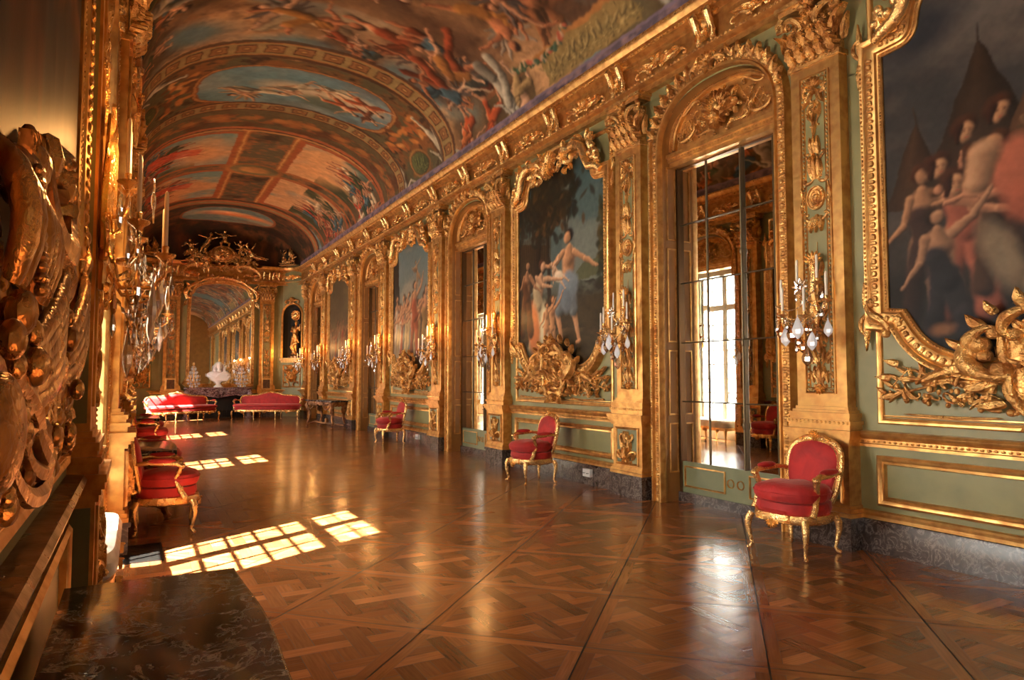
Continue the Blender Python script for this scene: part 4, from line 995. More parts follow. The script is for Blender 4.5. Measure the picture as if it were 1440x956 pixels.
def cart_field():
    b=MB(); pts=[(.27,2.08),(.28,1.85),(.22,1.62),(.25,1.44),(.16,1.28),(0,1.22)]; q=pts+[(-x,z) for x,z in reversed(pts[:-1])]+[(-.16,2.24),(0,2.28),(.16,2.24)]
    b.add([(x,-.11,z) for x,z in q],[tuple(range(len(q)))]); b.sweep(q,[(0,.10),(0,.125),(.012,.13),(.02,.11)],closed=True); b.v=[(x*1.08,y,1.26+(z-1.26)*.74) for x,y,z in b.v]; return b
def trophy2(seed,kind):
    b=MB(); r=random.Random(seed)
    # crossed shafts, quiver, horn, masks, foliage
    for (x0,z0,x1,z1,rr) in ((.3,1.36,1.18,1.66,.016),(.35,1.62,1.22,1.40,.014),(.35,1.50,1.25,1.55,.02)):
        b.tube([(x0,-.05,z0),((x0+x1)/2,-.075,(z0+z1)/2),(x1,-.05,z1)],rr,6); b.leaf(x1,z1,atan2(z1-z0,x1-x0),.14,.05,.04,.04)
    b.tube([(.62,-.06,1.62),(.78,-.08,1.60),(1.0,-.08,1.50)],[.05,.055,.03],9)
    b.tube([(.55+.14*cos(t),-.09,1.47+.14*sin(t)) for t in [i*.35 for i in range(11)]],[.016+.002*i for i in range(11)],7)
    for i in range(46):
        x=.32+.8*r.random()**1.1; zz=1.27+r.random()*(.42-.22*abs(x-.5)); b.leaf(x,zz,r.uniform(-.6,2.6),r.uniform(.09,.19),r.uniform(.03,.05),.05,.035,r.uniform(-1.2,1.2),3,6)
    for i in range(26): b.ell((.35+.6*r.random(),-.06-r.random()*.04,1.28+r.random()*.25),r.uniform(.015,.035),6,4)
    for i in range(5): b.curl((.4+i*.15,1.30+.02*i),(.52+i*.15,1.42),'CS'[i%2],.012,5,.04,flip=1-2*(i%2))
    b.tube([(.35,-.03,1.24),(.7,-.035,1.22),(1.2,-.03,1.24)],.014,6)
    b.tube([(1.05,-.04,1.66),(1.2,-.05,1.52),(1.28,-.04,1.44)],.007,5)
    for i in range(8): b.leaf(1.1+.03*i,1.62-.03*i,(.6 if i%2 else -2.0),.1,.03,.03,.03)
    return b
def flip_(b,sx):
    if sx<0: b.v=[(-x,y,z) for x,y,z in b.v]; b.f=[tuple(reversed(f)) for f in b.f]
    return b
def ears(top):
    b=MB()
    for z,s_ in (((4.45,1),) if top else ((2.15,-1),)):
        b.curl((1.44,z),(1.50,z+s_*.22),'C',.02,5,.05,flip=s_); b.leaf(1.46,z+.02*s_,s_*pi/2,.34,.05,.04,.04,0); b.leaf(1.47,z,-s_*pi/2,.26,.045,.04,.04)
    if not top: b.curl((1.22,1.98),(1.44,2.20),'S',.035,5,.09,lift=.03); b.leaf(1.30,1.98,.3,.2,.07,.05,.06,.8)
    return b
def painting_thing(loc,rz,label,cv,step,group=None):
    root=thing('framed_painting',loc,rz,label,'painting',group)
    if isinstance(cv,Cv): c=canvas('canvas',cv,root,step)
    else: c=cv.copy(); COL.objects.link(c); c.parent=root
    f=build('frame',pf_mesh() if 'pf' not in MESH else None,'gold',root,key='pf'); build('frame_carving',pf_carv() if 'pfc' not in MESH else None,'carved',f,key='pfc')
    for q,(sx,tp_) in enumerate(((1,1),(-1,1),(1,0),(-1,0))): build('corner_scroll',flip_(ears(tp_),sx) if 'pe%d'%q not in MESH else None,'carved',root,key='pe%d'%q)
    build('crest',crest2() if 'pc' not in MESH else None,'bright',root,key='pc'); k=build('cartouche',cart() if 'pk' not in MESH else None,'carved',root,key='pk'); build('cartouche_field',cart_field() if 'pkf' not in MESH else None,'carved_band',k,key='pkf')
    for sx in (1,-1): build('trophy_relief',flip_(trophy2(3 if sx>0 else 8,0),sx) if 'pt%d'%sx not in MESH else None,'carved',root,key='pt%d'%sx)
    return root,c
skin=(.60,.33,.19)
def sky_bg(cv,top,bot,cloud,seed):
    t=np.clip((cv.Y-1.6)/3.5,0,1)[...,None]; cv.a[:]=np.array(bot)*(1-t)+np.array(top)*t; n=cv.fbm(1.1,.7,oct=6,seed=seed); cv.mix((n-.5)*5,cloud); return n
def foliage(cv,x0,x1,z0,z1,n,cols,R,sz=.09):
    for i in range(n):
        x=R.gauss((x0+x1)/2,(x1-x0)/3.6); z=R.gauss((z0+z1)/2,(z1-z0)/3.6); cv.blob(x,z,sz*R.uniform(.5,1.3),sz*R.uniform(.3,.8),R.choice(cols),R.uniform(0,3),.35,.85)
def fin(cv,g,seed=3,wa=.07):
    warp(cv,wa,.22,seed); warp(cv,wa*.25,.05,seed+4)
    n=cv.fbm(.05,oct=3,seed=seed); cv.a*=(1+.3*(n-.5))[...,None]; cv.a=np.clip(np.clip(cv.a,0,1)**1.12*1.15*g,0,1)*np.array((1.06,.94,.80))
R=random.Random(21)
# 1: figures before pointed tents under a stormy sky (local +x is towards the viewer, left of the picture is local -x)
c1=Cv(-1.4,1.4,1.5,5.2,.0085,seed=3); n=sky_bg(c1,(.055,.060,.072),(.10,.085,.072),(.16,.14,.13),4); c1.blob(-.2,4.75,.9,.3,(.21,.19,.18),.25,.7,.9); c1.blob(-.9,4.5,.35,.2,(.03,.04,.06),.3,.5,.8)
def tent(cx,w,zt,zb,c):
    n=12
    for i in range(n):
        u0,u1=-1+2*i/n,-1+2*(i+1)/n; k=.55+.5*(1-abs((u0+u1)/2+.3)); c1.poly([(cx,zt),(cx+u1*w,zb),(cx+u0*w,zb)],tuple(q*k for q in c),.01)
    c1.limb(cx,zt-.02,cx,zt+.12,.008,.004,c)
tent(-.98,.3,3.75,3.0,(.10,.055,.03)); tent(-.45,.55,4.25,2.95,(.075,.045,.028)); tent(.05,.50,4.15,3.0,(.19,.10,.055)); c1.poly([(-.3,2.95),(.6,2.95),(.5,3.45),(-.2,3.45)],(.13,.075,.04))
for i in range(7): c1.limb(-.15+i*.09,3.50,-.12+i*.09,3.42,.02,.01,(.28,.17,.10))
n2=c1.fbm(.5,oct=5,seed=6); c1.mix(np.clip((3.2-c1.Y)/.9,0,1)*.92,(.022,.018,.016)); c1.mix((n2-.5)*3*(c1.Y<2.9),(.045,.034,.028))
for (x,z,h,fl,po,dr,dt) in ((-.92,2.7,1.25,1,dict(la=60,ra=-20),(.09,.05,.04),'long'),(-.60,2.75,1.3,1,dict(la=80,le=30,ra=30,re=60,lean=8),(.50,.17,.11),'long'),(-.35,2.85,1.2,-1,dict(la=50),(.10,.05,.03),'long'),(.85,2.7,1.35,-1,dict(la=110,le=40,ra=60,lean=25),(.28,.13,.07),'long'),(.5,2.5,1.3,1,dict(la=40,ra=-60),(.03,.03,.04),'long')):
    c1.fig(x,z,h,0,fl,po,skin,(.12,.045,.02),dr,dt)
c1.fig(-.52,2.95,.75,1.1,1,dict(ll=30,rl=10,la=90,ra=40),(.66,.34,.21),(.2,.1,.05))
c1.blob(-.18,3.12,.22,.26,(.46,.16,.10),.3,.2); c1.blob(-.12,2.85,.20,.16,(.40,.13,.08),-.4,.25); c1.blob(-.02,2.55,.10,.45,(.46,.40,.30),-.3,.3,.8); c1.blob(-.35,2.5,.12,.28,(.42,.34,.24),.4,.4,.6)
for (x,z) in ((-.58,3.52),(-.33,3.60),(-.80,3.28),(-.68,3.12)): c1.limb(x-.03,z+.045,x+.02,z+.06,.088,.082,(.10,.04,.02)); c1.limb(x+.01,z-.035,x+.015,z+.02,.045,.06,(.66,.38,.22)); c1.limb(x+.02,z+.012,x+.024,z-.012,.008,.010,(.70,.40,.24)); [c1.blob(x+q_,z+.014,.012,.006,(.10,.04,.025),0,.3,.95) for q_ in (-.008,.045)]; [c1.blob(x+q_,z+.03,.016,.004,(.2,.09,.05),0,.3,.8) for q_ in (-.008,.045)]; c1.blob(x+.02,z-.038,.016,.006,(.42,.10,.07),0,.3,.9); c1.limb(x-.04,z+.06,x-.06,z-.06,.035,.02,(.08,.03,.015))
c1.limb(-.45,3.3,-.5,3.1,.12,.10,(.66,.40,.25)); c1.fig(-.78,2.35,1.05,.1,1,dict(la=120,le=20,ra=-20,ll=10,rl=-10),(.55,.32,.2),(.05,.03,.02),(.045,.04,.05),'long',child=True)
c1.fig(1.0,3.05,1.0,-.9,-1,dict(la=90,le=10,ra=40),(.6,.36,.22),(.1,.05,.03),(.30,.20,.12),'long'); c1.limb(.55,3.1,1.2,3.45,.08,.05,(.45,.36,.26)); c1.blob(.95,1.95,.25,.06,(.22,.12,.07),.2,.5); c1.blob(-.8,1.95,.1,.05,(.3,.15,.08),.2,.5)
fin(c1,.52,3,.03)
# 2: bare-backed man with a child, a woman and small children beneath a tree
c2=Cv(-1.4,1.4,1.5,5.2,.0105,seed=5); n=sky_bg(c2,(.06,.12,.14),(.15,.17,.15),(.17,.20,.19),8); t2=[(.018,.014,.009),(.03,.02,.01),(.05,.035,.015),(.022,.022,.012)]
c2.mix(np.clip((3.0-c2.Y)/.25,0,1),(.055,.04,.018)); nn=c2.fbm(.5,.2,oct=5,seed=12); c2.mix((nn-.45)*4*(c2.Y<3),(.025,.02,.012)); c2.mix((nn-.55)*5*(c2.Y<2.3),(.09,.06,.03)); c2.poly([(.2,2.95),(1.4,3.1),(1.4,3.35),(.7,3.25)],(.09,.10,.04),al=.8)
c2.poly([(-1.4,3.9),(-.35,3.7),(-.2,3.4),(-1.4,2.6)],(.035,.022,.012)); 
for i in range(18): c2.limb(-1.35+i*.065,3.95-R.random()*.1,-1.4+i*.07,3.3,.03,.02,(.10,.06,.02),al=.6)
for (x0,z0,x1,z1,r) in ((-.75,2.4,-.5,4.6,.11),(-.25,2.7,-.35,4.5,.06),(-.5,3.9,.15,4.7,.05),(-.55,4.0,-1.2,4.6,.05)): c2.limb(x0,z0,x1,z1,r,r*.7,(.045,.026,.012))
foliage(c2,-1.5,.5,4.0,5.1,520,t2,R); foliage(c2,-.9,.35,3.9,4.6,120,t2+[(.11,.06,.02)],R); foliage(c2,1.1,1.45,3.0,4.1,160,[(.05,.05,.018),(.09,.07,.025),(.03,.03,.012)],R,.08)
c2.fig(.28,2.95,1.75,.0,-1,dict(lean=-4,nod=16,la=60,le=35,ra=-62,re=-6,ll=28,lk=-45,rl=-14,rk=-4),(.66,.37,.21),(.03,.015,.01),(.20,.25,.30),None); c2.blob(.30,2.95,.26,.24,(.19,.24,.30),.2,.15); c2.blob(.22,2.75,.16,.22,(.14,.18,.23),.3,.2)
c2.fig(.02,3.18,.55,.9,1,dict(la=70),(.70,.48,.34),(.3,.2,.1),child=True); c2.blob(.02,3.15,.13,.10,(.62,.55,.45),0,.2)
c2.fig(-.62,2.75,1.45,-.06,1,dict(lean=8,nod=10,la=85,le=5,ra=60,re=20,ll=8),(.64,.40,.26),(.10,.04,.02),(.52,.44,.30),'long'); c2.blob(-.75,2.35,.18,.42,(.50,.19,.07),.1,.25); c2.blob(-.42,2.3,.12,.45,(.50,.48,.36),0,.25)
c2.fig(-1.0,2.9,1.2,0,1,dict(la=40,lean=5),(.42,.24,.14),(.05,.03,.01),(.13,.055,.02),'long')
for x in (-.18,-.35): c2.fig(x,2.35,.85 if x>-.3 else .7,0,1,dict(la=125,ra=-20,ll=12,rl=-10,nod=5),(.60,.32,.17),(.10,.05,.02),child=True)
fin(c2,.78,3,.035)
# 3: procession of robed figures, blue sky
c3=Cv(-1.4,1.4,1.5,5.2,.02,seed=7); sky_bg(c3,(.13,.20,.23),(.28,.24,.18),(.30,.29,.25),14); c3.poly([(-1.4,5.2),(-.9,4.6),(-.75,3.2),(-1.4,3.0)],(.04,.03,.02)); c3.poly([(-1.4,3.2),(-.2,3.0),(-.3,1.5),(-1.4,1.5)],(.08,.06,.045)); c3.mix(np.clip((2.6-c3.Y)/.3,0,1)*.8,(.13,.09,.06)); c3.blob(.5,1.9,.9,.3,(.36,.26,.18),.1,.4,.8)
for i in range(15):
    x=-1.05+i*.145; c3.fig(x,2.65+R.uniform(-.15,.25),1.5+R.uniform(-.3,.2),0,R.choice([1,-1]),dict(la=R.uniform(20,110),ra=R.uniform(-70,0),lean=R.uniform(-10,10)),skin,(.08,.04,.02),R.choice([(.40,.12,.06),(.14,.17,.20),(.55,.44,.26),(.33,.22,.10),(.12,.08,.05),(.55,.5,.42)]),'long')
c3.fig(.3,3.0,1.7,0,1,dict(la=130),skin,(.05,.03,.02),(.45,.13,.06),'long'); c3.fig(.45,4.0,.7,.3,1,dict(la=100,ra=-100,ll=30),(.55,.35,.2),(.1,.05,.02),(.5,.3,.15),'fly'); fin(c3,.75)
# 4: dim brown crowd
c4=Cv(-1.4,1.4,1.5,5.2,.03,seed=9); sky_bg(c4,(.10,.08,.045),(.16,.11,.07),(.17,.13,.07),18)
for i in range(18): c4.fig(-1.1+i*.13,2.5+R.uniform(-.2,.3),1.3,0,1,dict(la=R.uniform(20,100)),(.4,.22,.12),(.05,.02,.01),R.choice([(.42,.09,.04),(.3,.2,.12),(.12,.07,.04),(.36,.3,.22)]),'long')
fin(c4,.7)
# left wall: dark stormy pictures seen edge-on
c5=Cv(-1.4,1.4,1.5,5.2,.04,seed=13); sky_bg(c5,(.030,.028,.032),(.035,.022,.015),(.06,.05,.045),21)
for i in range(7): c5.fig(-1+i*.3,2.7,1.6,0,1,dict(la=70),(.20,.11,.065),(.03,.02,.01),R.choice([(.12,.05,.03),(.06,.06,.07),(.13,.10,.07)]),'long')
fin(c5,1.)
PC=lambda k: D0+3.35+PER*(k-1)
lab={0:'large gilt framed painting of huddled figures before pointed tents under a stormy sky',1:'gilt framed painting of a bare-backed man holding a baby before a family under trees',2:'gilt framed painting of a procession of robed people under a blue sky',3:'small looking far gilt framed painting of a dim brown crowd'}
for k,(cv_,st_) in enumerate(((c1,.0095),(c2,.012),(c3,.022),(c4,.035))):
    painting_thing(R3(PC(k)),RW,lab[k],cv_,st_,'framed paintings of the right wall')
r0,cc=painting_thing(L3(PC(0)),LW,'nearest dark painting on the left wall, filling the left edge with its blurred gilt carving',c5,.04,'framed paintings of the left wall')
for k in (1,2,3): painting_thing(L3(PC(k)),LW,'dark painting on the left wall between the %s and %s windows, seen edge-on'%(wn[k-1],wn[k]),cc,0,'framed paintings of the left wall')

for o in list(r0.children):
    if o.name.split('.')[0] in ('cartouche',):
        for c_ in list(o.children): bpy.data.objects.remove(c_)
        bpy.data.objects.remove(o)
b=MB()      # fluted helmet, beaded stem and drapery trophy in place of the cartouche
def fl(pts,r): b.tube(smooth_path(pts,1),[r*(.55+.6*sin(pi*min(1,(i+.5)/(len(smooth_path(pts,1)))))) for i in range(len(smooth_path(pts,1)))],10)
for i,x in enumerate((-1.02,-.95,-.80,-.73,-.66,-.60)): fl([(x*.97-.02,-.10,1.96),(x,-.17,1.90),(x-.01,-.19,1.82),(x+.01,-.15,1.72)],.034)
for i in range(12): b.ell((-.875,-.20+.002*i,1.72+.021*i),(.028,.022,.015),8,6)
b.ell((-.80,-.12,1.95),(.15,.07,.06),14,10); b.ell((-.76,-.14,1.99),(.08,.06,.05),12,8)
for i in range(8): b.leaf(-.86+.03*i,1.96+.006*i,pi/2+.5-.12*i,.08,.03,.05,.12,.3)
b.ell((-.72,-.12,2.06),(.022,.03,.03),8,6)
for j in range(9):    # ridged scroll
    a=j*.42; b.tube([(-.15+.13*cos(a),-.08,2.06+.10*sin(a)),(-.15+.16*cos(a),-.17,2.06+.125*sin(a)),(-.15+.19*cos(a),-.09,2.06+.15*sin(a))],.026,8)
b.curl((-.5,1.96),(.1,2.06),'C',.04,5,.13,lift=.05,flip=1); b.curl((-.45,1.90),(.12,1.80),'S',.04,5,.12,lift=.05)
for j in range(6): fl([(.05-.02*j,-.12,1.96-.045*j),(-.25-.02*j,-.18,1.82-.05*j),(-.55-.01*j,-.17,1.66-.03*j),(-.85,-.12,1.58-.02*j)],.03)
for j in range(5): fl([(1.25,-.10,2.02-.05*j),(.95,-.15,1.93-.05*j),(.6,-.14,1.76-.05*j),(.35,-.10,1.66-.04*j)],.032)
r_=random.Random(31)
for i in range(70): b.leaf(r_.uniform(-1.15,.5),r_.uniform(1.26,1.62),r_.uniform(0,3.1),r_.uniform(.08,.18),.045,.06,.08,r_.uniform(-1.3,1.3),3,7)
for i in range(40): b.ell((r_.uniform(-1.15,.4),-.12-r_.random()*.06,r_.uniform(1.3,1.75)),r_.uniform(.02,.045),8,6)
for i in range(9): b.curl((r_.uniform(-1.1,.2),r_.uniform(1.3,1.6)),(r_.uniform(-1.1,.2),r_.uniform(1.3,1.6)),'CS'[i%2],.022,5,.12,lift=.04)
b.ell((-1.24,-.19,1.47),(.10,.05,.09),16,12); b.tube([(-1.24+.11*cos(t*.4),-.17,1.47+.10*sin(t*.4)) for t in range(16)],.02,8,closed=True)
build('helmet_trophy',b,'antique',r0)
r0.scale=(1,.62,1)
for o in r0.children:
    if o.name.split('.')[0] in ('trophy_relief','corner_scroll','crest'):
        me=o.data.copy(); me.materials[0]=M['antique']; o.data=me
for root in list(r0.children)+[c for c in bpy.data.objects if c.parent and c.parent.get('label','').startswith('large gilt framed')]:
    if root.name.split('.')[0] in ('crest','cartouche','trophy_relief','corner_scroll'):
        for o in [root]+list(root.children):
            md=o.modifiers.new('round','SUBSURF'); md.levels=1; md.render_levels=1
for o in bpy.data.objects:
    if o.parent and o.parent.name.startswith('window_') and o.name.startswith('reveal'): pass
for o in bpy.data.objects:      # these mirror leaves are turned to bring the bright window into their reflection
    if o.name.startswith('mirror_pane') and o.parent.name=='door_4': o.rotation_euler.z=-.008
# ================================================================ SEATING
def ring(w,d,z,p=.62,bow=.0,cy=0.,n=32,back=.8):
    out=[]
    for i in range(n):
        t=2*pi*i/n; c,s_=cos(t),sin(t); x=w/2*math.copysign(abs(c)**p,c); y=d/2*math.copysign(abs(s_)**p,s_)
        k=1.-(1-back)*max(0,y/(d/2)); x*=k
        if y<0: y-=bow*(1-(abs(x)/(w/2))**2)
        out.append((x,y+cy,z))
    return out
def cab(b,x,y,z,sx,sy,h=.30,r=.028):
    b.tube([(x,y,z),(x+sx*.025,y+sy*.025,z-.05*h/.3),(x+sx*.03,y+sy*.03,z-.11*h/.3),(x+sx*.012,y+sy*.012,z-.2*h/.3),(x,y,z-h*.84),(x+sx*.02,y+sy*.02,z-h*.95)],[r*1.15,r*1.2,r*1.0,r*.68,r*.52,r*.6],10)
    b.ell((x+sx*.028,y+sy*.028,z-h*.945),(r*.75,r*.75,r*.62),8,5); b.ell((x+sx*.035,y+sy*.035,z-.07),(r*.5,r*.5,r*1.2),6,4)
def armchair(label,loc,rz,group,W=.61,D=.52,back=None,nm='armchair',cat='armchair',legs=None):
    root=thing(nm,loc,rz,label,cat,group); K='%s%.1f'%(nm,W); h=W/2
    def rail_():
        b=MB(); b.loft([ring(W-.02,D-.02,.285,bow=.05),ring(W+.02,D+.02,.30,bow=.06),ring(W+.03,D+.03,.33,bow=.065),ring(W+.02,D+.02,.365,bow=.06),ring(W-.03,D-.03,.37,bow=.05)])
        n=max(1,int(round(W/.75)))
        for k in range(n):
            x=-W/2+W*(k+.5)/n; q=len(b.v); b.shell(0,.315,-pi/2,.075,D/2+.06,.035,7); b.curl((.03,.33),(.16,.335),'S',.010,5,D/2+.05); b.leaf(.05,.32,-.1,.14,.03,.03,D/2+.045); b.curl((-.03,.33),(-.16,.335),'S',.010,5,D/2+.05,flip=-1); b.leaf(-.05,.32,pi+.1,.14,.03,.03,D/2+.045); b.move(dx=x,start=q)
        return b
    build('seat_rail',rail_() if K+'r' not in MESH else None,'bright',root,key=K+'r')
    def seat_():
        b=MB(); b.loft([ring(W-.03,D-.03,.365,bow=.05),ring(W+.0,D+.0,.40,bow=.055),ring(W-.01,D-.01,.455,bow=.05),ring(W-.1,D-.1,.475,bow=.04)]); return b
    build('seat',seat_() if K+'s' not in MESH else None,'velvet',root,key=K+'s')
    def cush():
        b=MB(); R_=[]
        for w_,d_,z in ((-.10,-.10,.465),(-.02,-.02,.475),(.015,.015,.505),(.02,.02,.54),(.0,.0,.575),(-.06,-.06,.60),(-.2,-.2,.618),(-.4,-.36,.626)): R_.append([(x,y,z+(.006*sin(x*23+y*17) if z>.57 else 0)) for x,y,z in ring(max(W+w_,.1) if W<1 else W+w_*.5,max(D+d_-.02,.08),z,p=.6,bow=.055,cy=-.02)])
        b.loft(R_); return b
    if W<1: 
        cc=build('seat_cushion',cush() if K+'c' not in MESH else None,'velvet',root,key=K+'c')
        def pip():
            b=MB(); b.tube(ring(W+.03,D+.0,.545,p=.6,bow=.057,cy=-.02),.006,5,closed=True,ref=(0,0,1)); return b
        build('piping',pip() if K+'p' not in MESH else None,'velvet',cc,key=K+'p')
    else:
        def cu2():
            b=MB(); b.loft([ring(W-.04,D-.04,.465,p=.35,bow=.03,back=.97),ring(W+.03,D+.03,.50,p=.35,bow=.04,back=.97),ring(W+.02,D+.02,.55,p=.35,bow=.04,back=.97),ring(W-.06,D-.08,.575,p=.4,bow=.03,back=.97),ring(W-.3,D-.3,.585,p=.4,back=.97)]); return b
        build('seat_cushion',cu2() if K+'c' not in MESH else None,'velvet',root,key=K+'c')
    # legs, each a mesh of its own
    lx=[-h+.03,h-.03]; 
    LG=[(x,-D/2-.0,(-1 if x<0 else 1),-1) for x in lx]+[(x*.82,D/2-.03,(-1 if x<0 else 1),1) for x in lx]
    if legs:
        for i in range(1,legs): x=-h+.03+(W-.06)*i/legs; LG+= [(x,-D/2-.04,.3,-1),(x,D/2-.04,.3,1)]
    for i,(x,y,sx,sy) in enumerate(LG):
        def lg():
            b=MB(); cab(b,x,y,.33,sx*.8,sy*.8,.33); return b
        build('leg',lg() if K+'l%d'%i not in MESH else None,'bright',root,key=K+'l%d'%i)
    yb=D/2-.05; tl=.18
    def bk(x,z,o=0.): return (x,yb+(z-.42)*tl+o,z)
    if back: prof=back
    else: prof=[(.20,.44),(.235,.52),(.262,.66),(.272,.80),(.245,.91),(.17,.965),(.08,.985),(0,1.0)]
    pr=smooth_path(prof,2); loop=pr+[(-x,z) for x,z in reversed(pr[:-1])]
    def fr_():
        b=MB(); b.tube([bk(x,z) for x,z in loop],.030,8,closed=True,ref=(0,1,0),flat=.85); b.tube([bk(x*.9,(z-.7)*.92+.7,-.022) for x,z in loop],.010,6,closed=True)
        xm=prof[-1][1]; q=len(b.v); b.shell(0,xm,pi/2,.07,.0,.03); b.leaf(.02,xm,0,.16,.04,.03,0,-.3); b.leaf(-.02,xm,pi,.16,.04,.03,0,.3); b.rosette(0,xm,.035,6,.02,.02); b.move(dy=yb+(xm-.42)*tl-.02,start=q)
        return b
    build('back_frame',fr_() if K+'f' not in MESH else None,'bright',root,key=K+'f')
    def pd():
        b=MB(); rings=[]; cz=.70
        for k_,o in ((.97,.015),(.95,-.02),(.86,-.048),(.6,-.062),(.2,-.066)): rings.append([bk(x*k_,(z-cz)*k_+cz,o) for x,z in loop])
        b.loft([list(reversed(r)) for r in rings]); 
        b.loft([[bk(x*k_,(z-cz)*k_+cz,o) for x,z in loop] for k_,o in ((.97,.012),(.8,.03),(.2,.034))]); return b
    build('backrest',pd() if K+'b' not in MESH else None,'velvet',root,key=K+'b')
    for sg in (-1,1):
        xs=sg*(h-.005)
        def am():
            b=MB(); p=[bk(sg*(prof[2][0] if W<1 else h-.08),.70),(sg*(h-.0),yb-.06,.715),(xs+sg*.03,yb-.20,.705),(xs+sg*.025,yb-.32,.70),(xs+sg*.02,yb-.365,.675),(xs+sg*.005,yb-.345,.62),(xs-sg*.01,yb-.31,.54),(xs,yb-.36,.44),(xs,yb-.40,.36)]
            p=[tuple(q) for q in p]; b.tube(p,[.022,.022,.024,.028,.032,.026,.022,.026,.032],9); b.ell(p[4],(.038,.038,.03),8,5); b.ell(p[7],(.03,.03,.05),8,5); return b
        build('arm',am() if K+'a%d'%sg not in MESH else None,'bright',root,key=K+'a%d'%sg)
        def ap():
            b=MB(); c=(xs+sg*.022,yb-.19,.735); b.ell(c,(.042,.125,.028),12,8); return b
        build('arm_pad',ap() if K+'m%d'%sg not in MESH else None,'velvet',root,key=K+'m%d'%sg)
    return root
ch=armchair('red velvet gilt armchair standing before the pilaster beside the nearest mirrored door',(5.24,4.30,0),RW+.05,'red armchairs along the right wall')
dup(ch,(5.22,8.97,0),RW-.02,'red velvet gilt armchair under the painting of the bare-backed man','red armchairs along the right wall')
dup(ch,(5.32,15.82,0),RW,'small looking red gilt armchair under the painting of the robed procession','red armchairs along the right wall')
dup(ch,(.27,7.95,0),LW-.03,'sunlit red velvet gilt armchair seen from the side, nearest on the left','red armchairs along the left wall')
dup(ch,(.22,10.33,0),LW,'red armchair half hidden just behind the near walnut-framed side table','red armchairs along the left wall')
dup(ch,(.22,14.72,0),LW,'red armchair on the left in front of the farther side table','red armchairs along the left wall')
dup(ch,(.22,17.02,0),LW,'farthest red armchair on the left, just past the farther side table','red armchairs along the left wall')
bs=[(1.02,.46),(1.10,.56),(1.12,.72),(1.08,.84),(.95,.885),(.55,.89),(.42,.92),(.22,.985),(0,1.0)]
s1=armchair('long red velvet gilt sofa in sunlight, left of the fireplace',(1.42,26.95,0),radians(24),'red sofas by the fireplace',W=2.42,D=.66,back=bs,nm='sofa',cat='sofa',legs=3)
dup(s1,(4.32,27.0,0),radians(-26),'long red velvet gilt sofa with arched back, right of the fireplace','red sofas by the fireplace')
# ================================================================ CONSOLE TABLES
def console(label,loc,rz,group,L=1.34,D=.62,H=.75,top='black_marble',wood='console_wood',K='con'):
    root=thing('console_table',loc,rz,label,'table',group); h=L/2
    def tp():
        b=MB()
        def o(e): 
            pts=[(-h-e,0),(-h-e,-D*.97)]
            n=20
            for i in range(n+1): u=-1+2*i/n; pts.append((u*(h+e-.012*abs(u)**8),-D-e-.012*cos(u*pi)))
            pts+= [(h+e,-D*.97),(h+e,0)]; return pts
        lv=[(-.018,H-.05),(-.004,H-.045),(0,H-.035),(-.006,H-.022),(0,H-.012),(-.004,H-.003),(-.012,H)]
        b.loft([[(x,y,z) for x,y in o(e)] for e,z in lv]); return b
    build('marble_top',tp() if K+'t' not in MESH else None,top,root,key=K+'t',ang=50)
    def ap():
        b=MB(); b.box(-h+.04,h-.04,-D+.07,-.01,H-.17,H-.05); q=len(b.v)
        b.shell(0,H-.16,-pi/2,.17,D-.06,.06,9); b.curl((.06,H-.15),(.36,H-.12),'S',.022,5,D-.06,lift=.03); b.curl((.30,H-.2),(h-.08,H-.13),'C',.02,5,D-.06,lift=.03)
        for i in range(6): b.leaf(.1+i*.09,H-.12,-.8+.3*(i%3),.14,.04,.04,D-.07,.5)
        b.mirror_x(q)
        for sx in (-1,1):
            for i in range(5): b.ell((sx*(h-.03),-.12-i*.11,H-.15),(.025,.05,.04),6,4)
        return b
    build('apron',ap() if K+'a' not in MESH else None,wood,root,key=K+'a')
    for i,(x,y,sy) in enumerate(((-h+.12,-D+.12,-1),(h-.12,-D+.12,-1),(-h+.16,-.10,0),(h-.16,-.10,0))):
        sx=1 if x>0 else -1
        def lg():
            b=MB(); b.tube([(x,y,H-.08),(x+sx*.05,y+sy*.05,H-.16),(x+sx*.04,y+sy*.03,H-.28),(x-sx*.04,y-sy*.03,H-.42),(x-sx*.05,y,H-.56),(x,y,H-.67),(x+sx*.04,y+sy*.03,H-.72)],[.05,.062,.055,.042,.034,.036,.03],9)
            b.ell((x+sx*.045,y+sy*.03,.03),(.045,.045,.03),8,5); b.ell((x+sx*.06,y+sy*.06,H-.18),(.05,.05,.06),8,5); b.leaf(x,H-.14,-pi/2,.26,.06,.05,-y+.04) ; b.ell((x-sx*.045,y,H-.44),(.035,.035,.05),6,4); return b
        build('leg',lg() if K+'l%d'%i not in MESH else None,wood,root,key=K+'l%d'%i)
    def stt():
        b=MB(); 
        for sx in (-1,1): b.tube([(sx*(h-.15),-D+.13,.10),(sx*(h-.3),-D+.25,.16),(sx*.12,-D*.5,.13),(0,-D*.48,.16)],[.024,.028,.026,.03],8); b.tube([(sx*(h-.18),-.11,.10),(sx*.25,-D*.35,.12),(0,-D*.48,.15)],.022,8)
        b.lathe((0,-D*.48,.12),[(.05,0),(.075,.04),(.05,.09),(.06,.14),(.03,.17)],12); return b
    build('stretcher',stt() if K+'s' not in MESH else None,wood,root,key=K+'s'); return root
c0=console('black veined marble top console table in the near left corner, closest to the camera',L3(2.50,.07),LW,'console tables of the left wall')
dup(c0,L3(9.18,.10),LW,'black marble top side table just behind the sunlit armchair','console tables of the left wall')
dup(c0,L3(15.88,.10),LW,'farther carved side table on the left, before the red chairs near the sofa','console tables of the left wall')
